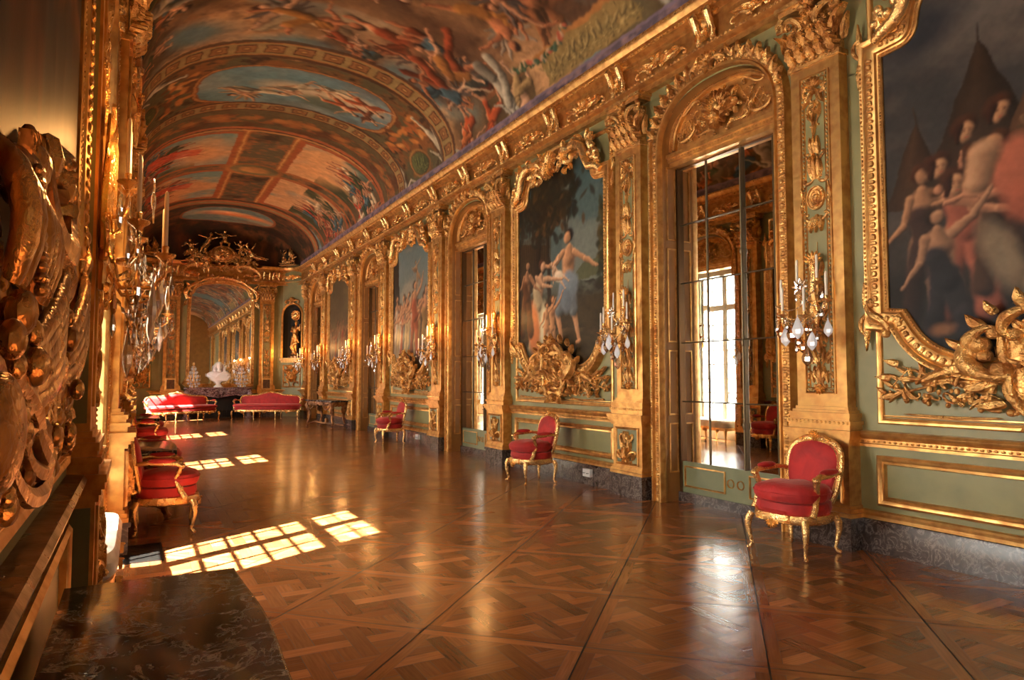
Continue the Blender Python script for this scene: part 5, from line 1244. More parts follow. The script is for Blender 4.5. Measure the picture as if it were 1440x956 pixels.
console('dark carved console table with black marble top standing at the far right wall',(5.52,21.8,0),RW+.2,None,L=1.95,D=.62,H=.86,K='con2')
# window benches
def bench(label,loc,rz,group=None):
    root=thing('window_bench',loc,rz,label,'bench',group)
    def st():
        b=MB(); b.loft([ring(1.5,.50,.34,p=.25,back=1),ring(1.56,.56,.37,p=.25,back=1),ring(1.57,.57,.45,p=.25,back=1),ring(1.52,.52,.50,p=.3,back=1),ring(1.3,.36,.52,p=.4,back=1)]); return b
    build('seat',st() if 'bns' not in MESH else None,'ivory',root,key='bns')
    def rl():
        b=MB(); b.loft([ring(1.46,.47,.27,p=.2,back=1),ring(1.52,.53,.29,p=.2,back=1),ring(1.52,.53,.34,p=.2,back=1),ring(1.4,.45,.345,p=.2,back=1)]); 
        for i in range(3): b.shell(-.5+i*.5,.30,-pi/2,.07,.27,.03)
        return b
    build('rail',rl() if 'bnr' not in MESH else None,'pale_gold',root,key='bnr')
    i=0
    for x in (-.68,0,.68):
        for y in (-.2,.2):
            def lg():
                b=MB(); cab(b,x,y,.30,(0 if x==0 else math.copysign(.6,x)),math.copysign(.8,y),.30,.032); return b
            build('leg',lg() if 'bnl%d'%i not in MESH else None,'pale_gold',root,key='bnl%d'%i); i+=1
    return root
b0=bench('ivory upholstered bench in the nearest window bay, brightly sunlit',(XL-.06,5.55,0),LW,'window bay benches')
dup(b0,(XL-.06,12.53,0),LW,'ivory upholstered bench in the second window bay','window bay benches')
dup(b0,(XL-.06,19.23,0),LW,'ivory upholstered bench in the third window bay','window bay benches')

# ================================================================ WALL SCONCES
def sconce(label,loc,rz,group):
    root=thing('wall_sconce',loc,rz,label,'wall sconce',group)
    def bp():
        b=MB(); b.tube([(0,-.02,-.42),(.02,-.03,-.25),(-.01,-.04,-.05),(.01,-.05,.15),(0,-.04,.30)],[.02,.035,.045,.035,.015],8); b.shell(0,.22,pi/2,.12,.04,.03); b.shell(0,-.40,-pi/2,.10,.03,.03); b.curl((.02,-.3),(.10,-.12),'C',.012,5,.03); b.curl((-.02,-.3),(-.10,-.12),'C',.012,5,.03,flip=-1)
        for z in (-.3,-.1,.1): b.leaf(0,z,pi/2,.16,.06,.05,.03)
        return b
    build('backplate',bp() if 'scb' not in MESH else None,'bright',root,key='scb')
    arms=[(.11,-.14,.02),(-.11,-.14,.0),(.25,-.20,-.16),(-.25,-.20,-.18),(.12,-.34,-.30),(-.12,-.34,-.28)]
    for i,(x,y,z) in enumerate(arms):
        def ar():
            b=MB(); b.tube([(0,-.04,z-.04),(x*.3,y*.35,z-.13),(x*.7,y*.8,z-.13),(x,y,z-.08),(x,y,z-.02)],[.010,.010,.009,.009,.011],6); b.tube([(x*.4,y*.4,z-.11),(x*.6,y*.5,z-.2),(x*.8,y*.8,z-.18)],.006,5); return b
        a=build('arm',ar() if 'sca%d'%i not in MESH else None,'bright',root,key='sca%d'%i)
        def pan():
            b=MB(); b.lathe((x,y,z),[(.012,-.03),(.03,-.015),(.055,-.002),(.058,.004),(.02,.004),(.016,.02),(.02,.035),(.0125,.04)],14); return b
        build('drip_pan',pan() if 'scp%d'%i not in MESH else None,'bright',a,key='scp%d'%i)
        def cd():
            b=MB(); b.lathe((x,y,z),[(.0125,.03),(.0125,.24),(.010,.255),(.003,.262)],10); return b
        build('candle',cd() if 'scc%d'%i not in MESH else None,'wax',a,key='scc%d'%i)
    r=random.Random(8); pend=[]
    for i,(x,y,z) in enumerate(arms):
        for k in range(2): a=r.uniform(0,6.3); pend.append((x+.05*cos(a),y+.05*sin(a),z-.03,r.choice([.07,.09,.11]),r.choice(['crystal','crystal','amber'])))
    for i in range(9): a=r.uniform(0,pi); pend.append((.16*cos(a),-.06-.16*sin(a),-.36-.05*(i%4),r.choice([.08,.11,.13]),['crystal','crystal','amber'][i%3]))
    pend+=[(0,-.16,-.52,.19,'crystal'),(.03,-.32,-.26,.20,'crystal_white'),(-.14,-.28,-.34,.18,'crystal_white'),(.15,-.28,-.40,.17,'crystal_white'),(.26,-.2,-.30,.15,'crystal_white'),(-.26,-.2,-.30,.15,'amber'),(-.05,-.3,-.30,.19,'amber')]
    for i,(x,y,z,s_,m_) in enumerate(pend):
        def cr():
            b=MB(); b.tube([(x,y,z+.01),(x,y,z-.03)],.002,4); b.ell((x,y,z-.035),(.009,.009,.009),6,4); b.lathe((x,y,z-.04),[(.002,0),(s_*.16,-s_*.25),(s_*.34,-s_*.62),(s_*.30,-s_*.82),(s_*.12,-s_*1.0),(.002,-s_*1.08)],8,1,.45); return b
        build('crystal_drop',cr() if 'scd%d'%i not in MESH else None,m_,root,key='scd%d'%i,ang=10)
    SW=(((-.25,-.2,-.2),(.12,-.34,-.32),.12),((.25,-.2,-.2),(-.12,-.34,-.30),.12),((-.11,-.14,0),(.25,-.2,-.18),.1),((.12,-.34,-.32),(0,-.1,-.45),.14),((-.12,-.34,-.32),(0,-.1,-.45),.14),((.11,-.14,0),(-.25,-.2,-.2),.1))
    for i,(p,q,dz) in enumerate(SW):
        def sw():
            b=MB(); n=36; b.tube([(p[0]+(q[0]-p[0])*k/n,p[1]+(q[1]-p[1])*k/n,p[2]+(q[2]-p[2])*k/n-dz*4*(k/n)*(1-k/n)) for k in range(n+1)],[.0095 if k%3==1 else (.007 if k%3==2 else .002) for k in range(n+1)],6); return b
        build('bead_swag',sw() if 'sww%d'%i not in MESH else None,'crystal',root,key='sww%d'%i,ang=10)
    def ch_():
        b=MB()
        for i in range(8): a=2*pi*i/8; b.leaf(.03+.03*cos(a),-.03+.03*sin(a),a,.065,.035,.012,.27,0,1,3)
        b.ell((.03,-.275,-.03),(.04,.015,.04),8,5); return b
    build('crystal_rosette',ch_() if 'scw' not in MESH else None,'crystal',root,key='scw'); return root
sc0=None
for k in range(0,4):
    for s_,w_ in ((-1,'near'),(1,'far')):
        y=D0+PER*k+s_*1.455
        lb='crystal candle sconce on the pilaster at the %s side of the %s'%(w_,dn[k])
        if sc0 is None: sc0=sconce(lb,R3(y,.15,2.42),RW,'crystal sconces of the right wall')
        else: dup(sc0,R3(y,.15,2.42),RW,lb,'crystal sconces of the right wall')
        if not(k==0 and s_<0):
            dup(sc0,L3(y,.19,2.42),LW,'crystal wall sconce on the left wall at the %s side of the %s window'%(w_,wn[k]),'crystal sconces of the left wall')
dup(sc0,L3(4.16,.10,2.55),LW,'blazing crystal sconce with tall candles, nearest on the left wall','crystal sconces of the left wall',scale=(1.25,.9,1.3))
for (mx_,my_,nx,ny,l),w_ in zip(ends,('right','left')): pass

# ================================================================ SCULPTED FIGURES (one continuous surface each)
def body(b,J,k):
    """J: dict of joints, k: head height"""
    P_=lambda n: J[n]
    def T(a,c,r0,r1,mid=None):
        a,c=J[a] if isinstance(a,str) else a,J[c] if isinstance(c,str) else c; m_=tuple((u+v)/2 for u,v in zip(a,c)); b.tube([a,m_,c],[r0*k,(mid or (r0+r1)/2)*k,r1*k],8)
        b.ell(a,r0*k,8,6); b.ell(c,r1*k,8,6)
    T('pel','che',.62,.68,.56); T('che','nec',.60,.28); T('nec','hed',.24,.28)
    h=J['hed']; b.ell((h[0],h[1],h[2]+.1*k),(.38*k,.44*k,.52*k),10,8); b.ell((h[0],h[1]-.42*k,h[2]+.02*k),(.07*k,.1*k,.12*k),6,4)
    b.ell((h[0],h[1]+.06*k,h[2]+.2*k),(.46*k,.46*k,.45*k),10,8)
    for s_ in 'lr': T(s_+'sh',s_+'el',.27,.20); T(s_+'el',s_+'ha',.20,.12); b.ell(J[s_+'ha'],.17*k,6,5); T('che',s_+'sh',.5,.28); T(s_+'hi',s_+'kn',.46,.30); T(s_+'kn',s_+'ft',.30,.16); f=J[s_+'ft']; b.tube([f,(f[0],f[1]-.55*k,f[2]-.05*k)],[.17*k,.13*k],6); T('pel',s_+'hi',.5,.45)
def joints(k,x=0,y=0,z=0,lean=(0,0),arms=((.9,-.2,-1.2),(1.1,-.5,-1.9)),arml=None,legs=((.3,-.2,-1.9),(.35,.1,-3.7)),legl=None,face=0.):
    J={}; p=(x,y,z); J['pel']=p; J['che']=(x+lean[0]*1.5*k,y+lean[1]*1.5*k,z+1.45*k); J['nec']=(x+lean[0]*2.3*k,y+lean[1]*2.3*k,z+2.35*k); J['hed']=(x+lean[0]*2.7*k+face*k,y+lean[1]*2.7*k,z+2.9*k)
    arml=arml or [(-a,c,d) for a,c,d in arms]; legl=legl or [(-a,c,d) for a,c,d in legs]
    for s_,sg,A,Lg in (('r',1,arms,legs),('l',-1,arml,legl)):
        c=J['nec']; J[s_+'sh']=(c[0]+sg*.85*k,c[1],c[2]-.35*k)
        J[s_+'el']=(c[0]+A[0][0]*k,c[1]+A[0][1]*k,c[2]+A[0][2]*k); J[s_+'ha']=(c[0]+A[1][0]*k,c[1]+A[1][1]*k,c[2]+A[1][2]*k)
        J[s_+'hi']=(x+sg*.42*k,y,z-.15*k); J[s_+'kn']=(x+Lg[0][0]*k,y+Lg[0][1]*k,z+Lg[0][2]*k); J[s_+'ft']=(x+Lg[1][0]*k,y+Lg[1][1]*k,z+Lg[1][2]*k)
    return J
def remesh(o,vox,sm_=3):
    md=o.modifiers.new('unite','REMESH'); md.mode='VOXEL'; md.voxel_size=vox; md.use_smooth_shade=True
    m2=o.modifiers.new('soften','SMOOTH'); m2.iterations=sm_; m2.factor=.5
    dg=bpy.context.evaluated_depsgraph_get(); me=bpy.data.meshes.new_from_object(o.evaluated_get(dg)); o.modifiers.clear(); o.data=me; me.shade_smooth(); return o
def drape(b,pts,r,n=7,seed=1):
    R_=random.Random(seed)
    for i in range(n):
        q=[(p[0]+R_.uniform(-r,r),p[1]+R_.uniform(-r,r)*.7,p[2]+R_.uniform(-r,r)*.3) for p in pts]; b.tube(q,[r*.45]*len(q),6)
# niche statues
for (mx_,my_,nx,ny,l),w_ in zip(ends,('right','left')):
    rz=atan2(nx,-ny); k=.185
    root=thing('niche_statue',(mx_-nx*.16,my_-ny*.16,NZ0),rz,'gilded standing statue in the arched niche %s of the fireplace'%w_,'statue','gilded niche statues')
    b=MB(); J=joints(k,0,0,.10+4.0*k+.02,arms=((1.2,-.3,-1.0),(1.5,-.6,.2)),arml=[(-1.1,-.2,-1.3),(-.5,-.9,-1.2)],legs=((.35,-.1,-2.0),(.3,.1,-3.85)),legl=[(-.45,-.4,-1.9),(-.5,.0,-3.8)],lean=(.12,0)); body(b,J,k)
    drape(b,[(.10,-.02,.62),(-.06,-.10,.45),(.02,-.06,.22),(.05,0,.12)],.07,9,3); drape(b,[(-.12,0,1.2),(.05,-.08,.95),(.16,.04,.6)],.05,6,4)
    o=build('figure',b,'gold',root); remesh(o,.014); b=MB(); b.lathe((0,0,0),[(.26,0),(.26,.05),(.20,.07),(.18,.10),(.20,.12)],18); build('socle',b,'bronze',root)
    em=thing('niche_emblem',(mx_-nx*.20,my_-ny*.20,NZ0+1.72),rz,'round gilt sunburst emblem above the statue in the %s niche'%w_,'wall ornament','niche emblems')
    b=MB(); b.rosette(0,.0,.20,12,.0,.05); b.ell((0,-.03,0),(.10,.05,.10),12,8); b.tube([(cos(t)*.2,-.01,sin(t)*.2) for t in [i*pi/10 for i in range(20)]],.018,6,closed=True); build('sunburst',b,'bright',em); b=MB(); b.tube([(0,.0,0),(0,NR*.5,0)],.015,6); build('bracket',b,'gold',em)
    fr_=build('niche_frame',MB(),'gold',bpy.data.objects['wall_end']) if 0 else None
    b=MB(); nz=NZS; path=[(-NR,NZ0)]+[(-NR*cos(pi*i/16),NZS+NR*sin(pi*i/16)) for i in range(17)]+[(NR,NZ0)]
    b.sweep(path,[(0,-.01),(0,.03),(.015,.045),(.04,.04),(.05,.03),(.07,.05),(.085,0)]); b.beads(path,.06,(.02,.015,.014),.045,off=.035)
    b.box(-.52,.52,-.12,.02,NZ0-.12,NZ0-.02); b.box(-.48,.48,-.08,.02,NZ0-.2,NZ0-.12); b.sweep(rect(-.42,.42,1.16,2.06),[(0,0),(0,.025),(.015,.035),(.03,.02),(.045,0)],closed=True)
    o=build('niche_surround',b,'gold',bpy.data.objects['wall_end'],loc=(mx_,my_,0),rz=rz)
    b=MB(); r=random.Random(6)
    for i in range(30): a=r.uniform(0,pi/2); b.leaf(r.uniform(.02,.2),1.55+r.uniform(-.2,.25),r.uniform(-.5,1.8),r.uniform(.12,.2),.05,.05,.02,r.uniform(-1,1))
    b.curl((.06,1.25),(.34,1.4),'C',.02,5,.03,flip=-1); b.curl((.1,1.95),(.34,1.8),'S',.02,5,.03); b.curl((.06,4.62),(.36,4.6),'C',.03,5,.05,flip=-1,lift=.03); b.mirror_x(); b.rosette(0,1.6,.16,9,.04,.05); b.shell(0,4.6,pi/2,.2,.05,.06); b.shell(0,2.05,-pi/2,.2,.08,.06)
    build('niche_relief',b,'carved',o)
# gilt figure groups above the cornice
def group(name,label,loc,rz,figs,extra,grp=None):
    root=thing(name,loc,rz,label,'sculpture',grp)
    for k,kw in figs:
        b=MB(); J=joints(k,**kw); body(b,J,k); o=build('figure',b,'bright',root); remesh(o,k*.075,2)
    b=MB(); extra(b); build('trophy_base',b,'carved',root); return root
def ex_c(b):
    b.box(-1.5,1.5,-.28,-.02,-.02,.06)
    for i in range(5): b.tube([(1.35-.24*i,-.25,.05+.10*i),(1.2-.22*i,-.28,.22+.07*i),(1.0-.2*i,-.26,.12+.12*i)],[.06,.07,.05],8)
    b.curl((1.55,-.55),(.55,-.02),'C',.07,5,.25,lift=.05,n=28,flip=1); b.curl((.1,.02),(.75,.35),'S',.05,5,.2)
    r=random.Random(2)
    for i in range(60): b.leaf(r.uniform(.05,1.3),r.uniform(-.2,.55),r.uniform(-.5,2),r.uniform(.15,.3),.08,.08,.2+r.uniform(0,.08),r.uniform(-1,1))
    for i in range(24): b.ell((r.uniform(0,1.2),-.3-r.uniform(0,.1),r.uniform(-.05,.45)),r.uniform(.03,.07),7,5)
    b.mirror_x(); b.ell((0,-.3,.50),(.42,.16,.36),14,10); b.tube([(cos(t)*.44,-.33,.5+sin(t)*.38) for t in [i*pi/12 for i in range(24)]],.04,8,closed=True); b.rosette(0,.5,.25,9,.42,.08); b.shell(0,-.1,-pi/2,.35,.28,.1)
    b.tube([(-1.5,-.1,-.6),(-1.45,-.15,-.3),(-1.0,-.18,-.08),(0,-.2,.02),(1.0,-.18,-.08),(1.45,-.15,-.3),(1.5,-.1,-.6)],[.06,.07,.08,.08,.08,.07,.06],8)
arm_up=dict(arms=((1.4,-.4,.1),(2.2,-.5,.7)))
kf=.17
figs=[(kf,dict(x=0.05,y=-.3,z=1.15,arms=((1.3,-.3,-.6),(2.4,-.4,-.4)),arml=[(-1.3,-.2,-.4),(-2.2,-.3,.1)],legs=((.9,-1.0,-.7),(.7,-1.2,-2.3)))),
 (kf,dict(x=-.62,y=-.3,z=.95,lean=(.35,0),arms=((1.5,-.3,-.3),(2.6,-.4,-.0)),legs=((-.2,-.8,-1.3),(-.6,-.6,-2.9)),legl=[(-1.,-.5,-1.2),(-1.4,-.2,-2.7)])),
 (kf*.9,dict(x=-1.15,y=-.3,z=.62,lean=(-.2,0),arms=((1.2,-.4,-.8),(1.9,-.7,-.3)),arml=[(-1.2,-.2,-1.),(-1.9,-.3,-1.6)],legs=((.9,-.8,-.9),(.9,-.8,-2.4)),legl=[(-1.2,-.6,-.8),(-1.7,-.6,-2.2)])),
 (kf*.85,dict(x=-1.15,y=-.38,z=.12,lean=(.25,0),arms=((1.6,-.3,-.4),(2.4,-.3,-.9)),arml=[(-1.4,-.3,-.8),(-2.4,-.3,-1.3)],legs=((1.2,-.6,-1.2),(1.3,-.4,-2.9)),legl=[(-1.6,-.4,-.6),(-3.0,-.3,-1.0)])),
 (kf*.9,dict(x=-.62,y=-.42,z=.0,arms=((1.,-.4,-1.),(1.4,-.6,-1.6)),legs=((.5,-.5,-1.7),(.5,-.4,-3.3)))),
 (kf,dict(x=1.15,y=-.3,z=.52,lean=(-.55,0),arms=((1.3,-.3,.5),(1.7,-.4,1.5)),arml=[(-1.5,-.3,-.6),(-2.6,-.3,-.7)],legs=((1.8,-.3,-.3),(3.3,-.3,-.7)),legl=[(1.6,-.4,-.7),(3.0,-.4,-1.1)])),
 (kf*.85,dict(x=.72,y=-.3,z=.78,lean=(-.2,0),arms=((1.2,-.4,-.6),(1.8,-.5,.2)),legs=((.9,-.8,-.7),(1.2,-.8,-2.1))))]
group('gilded_figure_group','gilded group of tumbling putti and figures crowning the big mirror',(2.80,YE-.36,5.90),0,figs,ex_c).scale=(.95,.9,.76)
def ex_s(b):
    b.box(-.55,.55,-.22,.02,0,.06); r=random.Random(4)
    for x,h_ in ((.1,1.15),(.22,1.0)): b.tube([(x,-.1,.05),(x+.02,-.1,h_)],.02,6); b.tube([(x,-.1,h_-.5),(x+.06,-.16,h_-.3),(x+.02,-.12,h_-.05)],[.09,.10,.03],8)
    for i in range(26): b.leaf(r.uniform(-.45,.45),r.uniform(.02,.35),r.uniform(.3,2.8),r.uniform(.15,.28),.07,.07,.1,r.uniform(-1,1))
    b.tube([(-.4,-.15,.15),(0,-.2,.2),(.45,-.15,.3)],[.06,.08,.05],8)
for (mx_,my_,nx,ny,l),w_,sg in zip(ends,('right','left'),(1,-1)):
    group('gilded_trophy','gilded putto with banner trophy standing on the cornice above the %s niche'%w_,(mx_+nx*.26,my_+ny*.26,6.02),atan2(nx,-ny),
      [(.13,dict(x=-.3,y=-.12,z=.58,arms=((1.3,-.3,-.3),(1.5,-.3,.9)),arml=[(-1.4,-.3,-.2),(-1.6,-.3,1.1)],legs=((.4,-.3,-1.9),(.4,.0,-3.6)))),(.12,dict(x=.35,y=-.14,z=.30,lean=(.1,0),arms=((1.3,-.4,-.8),(2.0,-.5,-.2)),legs=((1.1,-.8,-.5),(1.4,-.8,-1.6)),legl=[(-.9,-.8,-.6),(-1.1,-.8,-1.8)]))],ex_s,'gilded trophies above the niches').scale=(.7,.7,.62)
# ================================================================ FIREPLACE, MIRROR AND ORNAMENTS
fp=thing('fireplace',(2.78,YE,0),0,'carved purple marble fireplace with serpentine mantelpiece between the two sofas','fireplace')
h=1.22
def shp(e,z,dp): return [(-h-e,0,z),(-h-e,-dp*.75,z)]+[((-1+2*i/20)*(h+e-.06),-dp-e-.05*cos((-1+2*i/20)*pi*1.0)*.6+.03*abs(-1+2*i/20)**3,z) for i in range(21)]+[(h+e,-dp*.75,z),(h+e,0,z)]
b=MB(); b.loft([shp(-.06,1.10,.42),shp(-.02,1.12,.42),shp(0,1.14,.42),shp(0,1.165,.42),shp(-.015,1.18,.42)]); build('mantel_shelf',b,'purple_marble',fp)
b=MB(); top=[(x*.94,z) for x,z in [(-1.24,.72),(-1.05,.80),(-.8,.90),(-.45,.86),(0,.78),(.45,.86),(.8,.90),(1.05,.80),(1.24,.72)]]
for (x0,z0),(x1,z1) in zip(top,top[1:]):
    f=lambda x: -.36-.04*cos(x*2.4)
    b.add([(x0,f(x0),z0),(x1,f(x1),z1),(x1,f(x1),1.11),(x0,f(x0),1.11),(x0,-.1,z0),(x1,-.1,z1)],[(0,1,2,3),(0,4,5,1)])
q=len(b.v); b.curl((.10,.98),(.62,1.0),'S',.035,5,.40,lift=.02); b.curl((.55,.94),(1.10,.98),'C',.035,5,.38,lift=.02)
for i in range(8): b.leaf(.2+i*.11,.98,-.4+.35*(i%3),.15,.05,.05,.38,.5)
b.tube([(.0,-.40,.80),(.45,-.38,.88),(.8,-.36,.92),(1.05,-.35,.82),(1.17,-.34,.70)],[.03,.03,.03,.035,.04],8); b.mirror_x(q); b.shell(0,1.05,-pi/2,.24,.40,.07,9); build('frieze',b,'purple_marble',fp)
for s_ in (-1,1):
    b=MB(); b.box(s_*1.0,s_*1.2,-.30,-.0,0,1.1); b.tube([(s_*1.1,-.34,1.05),(s_*1.12,-.40,.92),(s_*1.10,-.38,.7),(s_*1.06,-.34,.4),(s_*1.10,-.36,.15),(s_*1.12,-.38,.04)],[.08,.11,.09,.07,.07,.09],10); b.box(s_*.97,s_*1.24,-.44,0,0,.08); build('jamb',b,'purple_marble',fp)
b=MB(); b.box(-1.0,1.0,-.06,-.02,0,1.1); b.box(-1.0,-.96,-.3,-.02,0,1.1); b.box(.96,1.0,-.3,-.02,0,1.1); build('firebox',b,'dark',fp)
b=MB()
for i in range(7): b.tube([(-.45+i*.15,-.34,.05),(-.45+i*.15,-.36,.32)],.012,6)
b.tube([(-.55,-.35,.3),(.55,-.35,.3)],.014,6); b.tube([(-.55,-.34,.08),(.55,-.34,.08)],.014,6); b.ell((-.6,-.36,.3),(.05,.05,.3),8,8); b.ell((.6,-.36,.3),(.05,.05,.3),8,8); build('fire_grate',b,'iron',fp)
mr=thing('pier_mirror',(2.85,YE,0),0,'tall arched gilt mirror above the fireplace mantelpiece','mirror')
mo=[(-1.10,1.32),(1.10,1.32)]+smooth_path([(1.10,1.32),(1.10,4.70),(.98,4.76),(.92,5.0),(.55,5.16),(0,5.2)],2)[1:]; mo=mo[:-1]+[(-x,z) for x,z in reversed(mo[1:])]
mo=[p for i,p in enumerate(mo) if i==0 or (abs(p[0]-mo[i-1][0])+abs(p[1]-mo[i-1][1]))>1e-4]
b=MB(); b.add([(x,-.04,z) for x,z in mo],[tuple(range(len(mo)))]); build('mirror_glass',b,'mirror',mr,flat=True)
b=MB(); b.sweep(mo,[(-o,hh) for o,hh in [(0,.03),(0,.06),(.015,.08),(.03,.07),(.05,.07),(.07,.10),(.10,.11),(.12,.08),(.125,0)]],closed=True); f_=build('frame',b,'gold',mr)
b=MB(); b.beads(mo,.075,(.038,.025,.03),.10,closed=True,off=-.085); b.beads(mo,.045,(.018,.014,.014),.07,closed=True,off=-.02); build('frame_carving',b,'carved',f_)
b=MB(); b.tube([(1.24,-.12,4.55),(1.3,-.14,4.75),(1.22,-.16,4.98),(1.0,-.18,5.12),(.7,-.2,5.32),(.3,-.2,5.42),(0,-.2,5.45)],[.05,.06,.07,.06,.07,.07,.07],8); b.curl((1.26,4.6),(1.12,5.0),'C',.05,5,.14,lift=.05); 
for x,z,a in ((1.1,5.0,.5),(.8,5.2,1.),(.5,5.3,1.2),(1.3,4.7,1.3),(1.25,4.5,-1.4),(.3,5.35,.9)): b.leaf(x,z,a,.28,.09,.08,.14,.5)
b.mirror_x(); build('crest',b,'bright',mr)
bu=thing('marble_bust',(2.76,YE-.30,1.18),0,'white marble bust with long wig and swirling drapery on the mantelpiece','bust')
b=MB(); b.lathe((0,0,0),[(.15,0),(.15,.03),(.11,.06),(.08,.10),(.10,.16),(.13,.19)],20); build('socle',b,'white_marble',bu)
b=MB(); b.ell((0,0,.34),(.27,.14,.17),14,10); b.ell((-.1,-.02,.42),(.24,.13,.14),12,8); b.ell((.13,0,.38),(.22,.12,.14),12,8); b.tube([(0,0,.42),(.02,-.01,.60)],[.10,.075],10); b.ell((.02,-.07,.70),(.08,.10,.12),12,10); b.ell((.02,-.175,.69),(.018,.02,.03),6,5); b.ell((.02,-.155,.64),(.035,.02,.012),6,4); b.ell((.02,.03,.76),(.12,.12,.12),12,8)
r=random.Random(12)
for s_ in (-1,1):
    for i in range(13): t=i/12; b.tube([(.02+s_*(.05+.05*t),.02+r.uniform(-.05,.05),.84-.1*t),(.02+s_*(.15+.03*r.random()),r.uniform(-.06,.06),.70-.15*t),(.02+s_*(.12+.06*r.random()),r.uniform(-.08,.04),.56-.15*t)],[.022,.032,.022],6)
for i in range(16): a=-2.6+i*.33; b.tube([(-.36+r.uniform(-.05,.05)+.01*i,-.05,.46-.02*i*r.random()),(-.12+.01*i,-.13,.30+.01*i),(.20+r.uniform(-.04,.12),-.10,.24+.02*i),(.38,-.02,.34+r.uniform(-.1,.12))],[.03,.045,.04,.025],6)
o=build('portrait',b,'white_marble',bu); remesh(o,.009,1); bu.scale=(1.12,1.1,1.12)
def candelabrum(label,loc):
    root=thing('crystal_candelabrum',loc,0,label,'candelabrum','crystal candelabra on the mantelpiece')
    b=MB(); b.lathe((0,0,0),[(.11,0),(.11,.02),(.07,.04),(.03,.08),(.02,.2),(.035,.25),(.018,.32),(.018,.55),(.03,.6),(.012,.66),(.012,.84),(.03,.88),(.015,.93),(.002,.96)],14); build('stem',b,'pale_gold',root,key='cs')
    for i in range(6):
        a=i*pi/3
        def ar(): b=MB(); b.tube([(0,0,.22),(.12*cos(a),.12*sin(a),.17),(.22*cos(a),.22*sin(a),.28),(.22*cos(a),.22*sin(a),.34)],.008,5); b.lathe((.22*cos(a),.22*sin(a),.34),[(.04,0),(.045,.01),(.012,.012),(.010,.02),(.010,.12),(.002,.13)],8); return b
        build('arm',ar() if 'ca%d'%i not in MESH else None,'pale_gold',root,key='ca%d'%i)
    n=0
    for z,R_,m_ in ((.10,.13,7),(.20,.20,9),(.34,.22,9),(.48,.17,8),(.62,.12,6),(.76,.07,5)):
        for j in range(m_):
            a=2*pi*j/m_+z*7
            def cr():
                b=MB(); b.lathe((R_*cos(a),R_*sin(a),z),[(.003,.0),(.028,-.035),(.034,-.06),(.016,-.09),(.002,-.10)],7); b.ell((R_*.6*cos(a),R_*.6*sin(a),z+.03),.018,6,4); return b
            build('crystal_drop',cr() if 'cd%d'%n not in MESH else None,'crystal_white',root,key='cd%d'%n,ang=10); n+=1
    return root
candelabrum('crystal candelabrum on the mantelpiece, left of the marble bust',(1.90,YE-.31,1.18)); candelabrum('crystal candelabrum on the mantelpiece, right of the marble bust',(3.60,YE-.31,1.18))
for X,w_ in ((1.12,'left'),(4.53,'right')):
    root=thing('small_picture_frame',(X,YE-.235,1.07),0,'small gilt frame with dark picture standing above the %s sofa'%w_,'picture frame','small frames above the sofas')
    b=MB(); b.sweep(rect(-.13,.13,.06,.40),[(0,0),(0,.02),(-.03,.03),(-.06,.02),(-.06,-.02),(0,-.02)],closed=True); build('frame',b,'pale_gold',root); b=MB(); b.box(-.13,.13,-.01,.01,.06,.40); build('picture',b,'dark_wood',root)
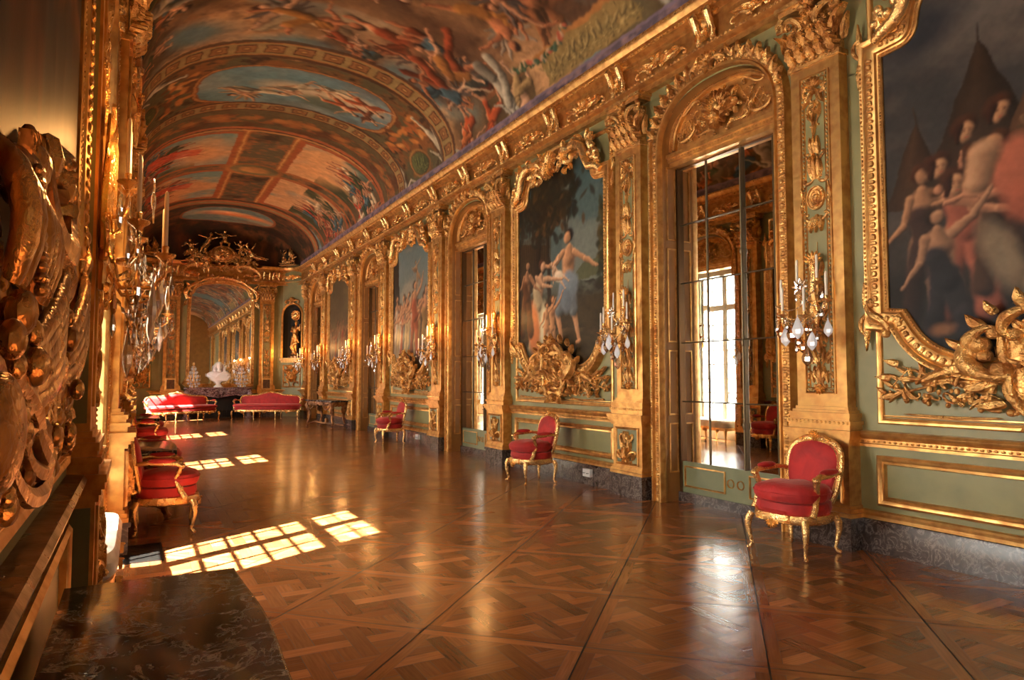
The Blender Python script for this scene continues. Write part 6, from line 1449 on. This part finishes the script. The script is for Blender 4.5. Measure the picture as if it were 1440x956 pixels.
# floor grille, sockets
gr_=thing('floor_grille',(.08,6.99,0.0),0,'dark slotted metal heating grille set in the floor by the sunlit armchair','floor grille')
b=MB(); b.box(-.165,.165,-.34,.34,.0,.003); build('grille_tray',b,'dark',gr_)
b=MB()
for i in range(17): y=-.32+i*.04; b.box(-.15,.15,y-.010,y+.010,.003,.010)
build('grille_slats',b,'iron',gr_); b=MB()
for (a,c,e,f) in ((-.165,-.15,-.34,.34),(.15,.165,-.34,.34),(-.165,.165,-.34,-.325),(-.165,.165,.325,.34)): b.box(a,c,e,f,.003,.011)
build('grille_frame',b,'iron',gr_)
for Y,w_ in ((8.35,'under the painting of the bare-backed man'),(15.25,'under the painting of the robed procession')):
    root=thing('socket_box',R3(Y,.035,.12),RW,'small white socket box on the skirting %s'%w_,'socket','white socket boxes')
    b=MB(); b.box(-.09,.09,-.05,0,0,.11); build('housing',b,'white_plastic',root); b=MB()
    for x in (-.045,.045): b.lathe((x,-.056,.05),[(.025,-.002),(.025,.004)],12)
    build('outlet',b,'iron',root)

# electric candle lamps that are lit along the gallery
def lamp(X,Y,Z,W):
    l=bpy.data.lights.new('candlelight','POINT'); l.energy=W; l.color=(1.,.46,.13); l.shadow_soft_size=.03; o=bpy.data.objects.new('candlelight',l); COL.objects.link(o); o.location=(X,Y,Z)
for k in range(0,4):
    for s_ in (-1,1):
        y=D0+PER*k+s_*1.455
        if k>0: lamp(XR-.42,y,2.62,LAMP)
lamp(XL+.42,4.16,2.75,LAMP*1.4); lamp(5.0,28.0,2.6,LAMP)
SKY,SUN,EXPO=21.,330.,0.36
# ================================================================ camera, light
cam=bpy.data.cameras.new('camera'); cam.sensor_width=36; cam.lens=971/1440*36; cam.clip_start=.05; cam.clip_end=200
co=bpy.data.objects.new('camera',cam); COL.objects.link(co); co.location=(0,0,1.55); co.rotation_euler=(radians(90+3.12),0,radians(-28.5)); S.camera=co
w=bpy.data.worlds.new('world'); S.world=w; w.use_nodes=True; bg=w.node_tree.nodes['Background']; bg.inputs[0].default_value=(1.,.975,.93,1); bg.inputs[1].default_value=SKY
sun=bpy.data.lights.new('sun','SUN'); sun.energy=SUN; sun.angle=radians(.53); sun.color=(1.,.97,.91); so=bpy.data.objects.new('sun',sun); COL.objects.link(so)
from mathutils import Vector
d=Vector((.873,.49,-1.15)); so.rotation_euler=d.to_track_quat('-Z','Y').to_euler()
for Y in DY:
    a=bpy.data.lights.new('window_daylight','AREA'); a.shape='RECTANGLE'; a.size=1.5; a.size_y=3.9; a.cycles.is_portal=True
    o=bpy.data.objects.new('window_daylight',a); COL.objects.link(o); o.location=(XL-.75,Y,2.3); o.rotation_euler=Vector((1,0,0)).to_track_quat('-Z','Y').to_euler()
vs=S.view_settings; vs.view_transform='Standard'; vs.look='None'; vs.exposure=EXPO; vs.gamma=1; vs.use_curve_mapping=False
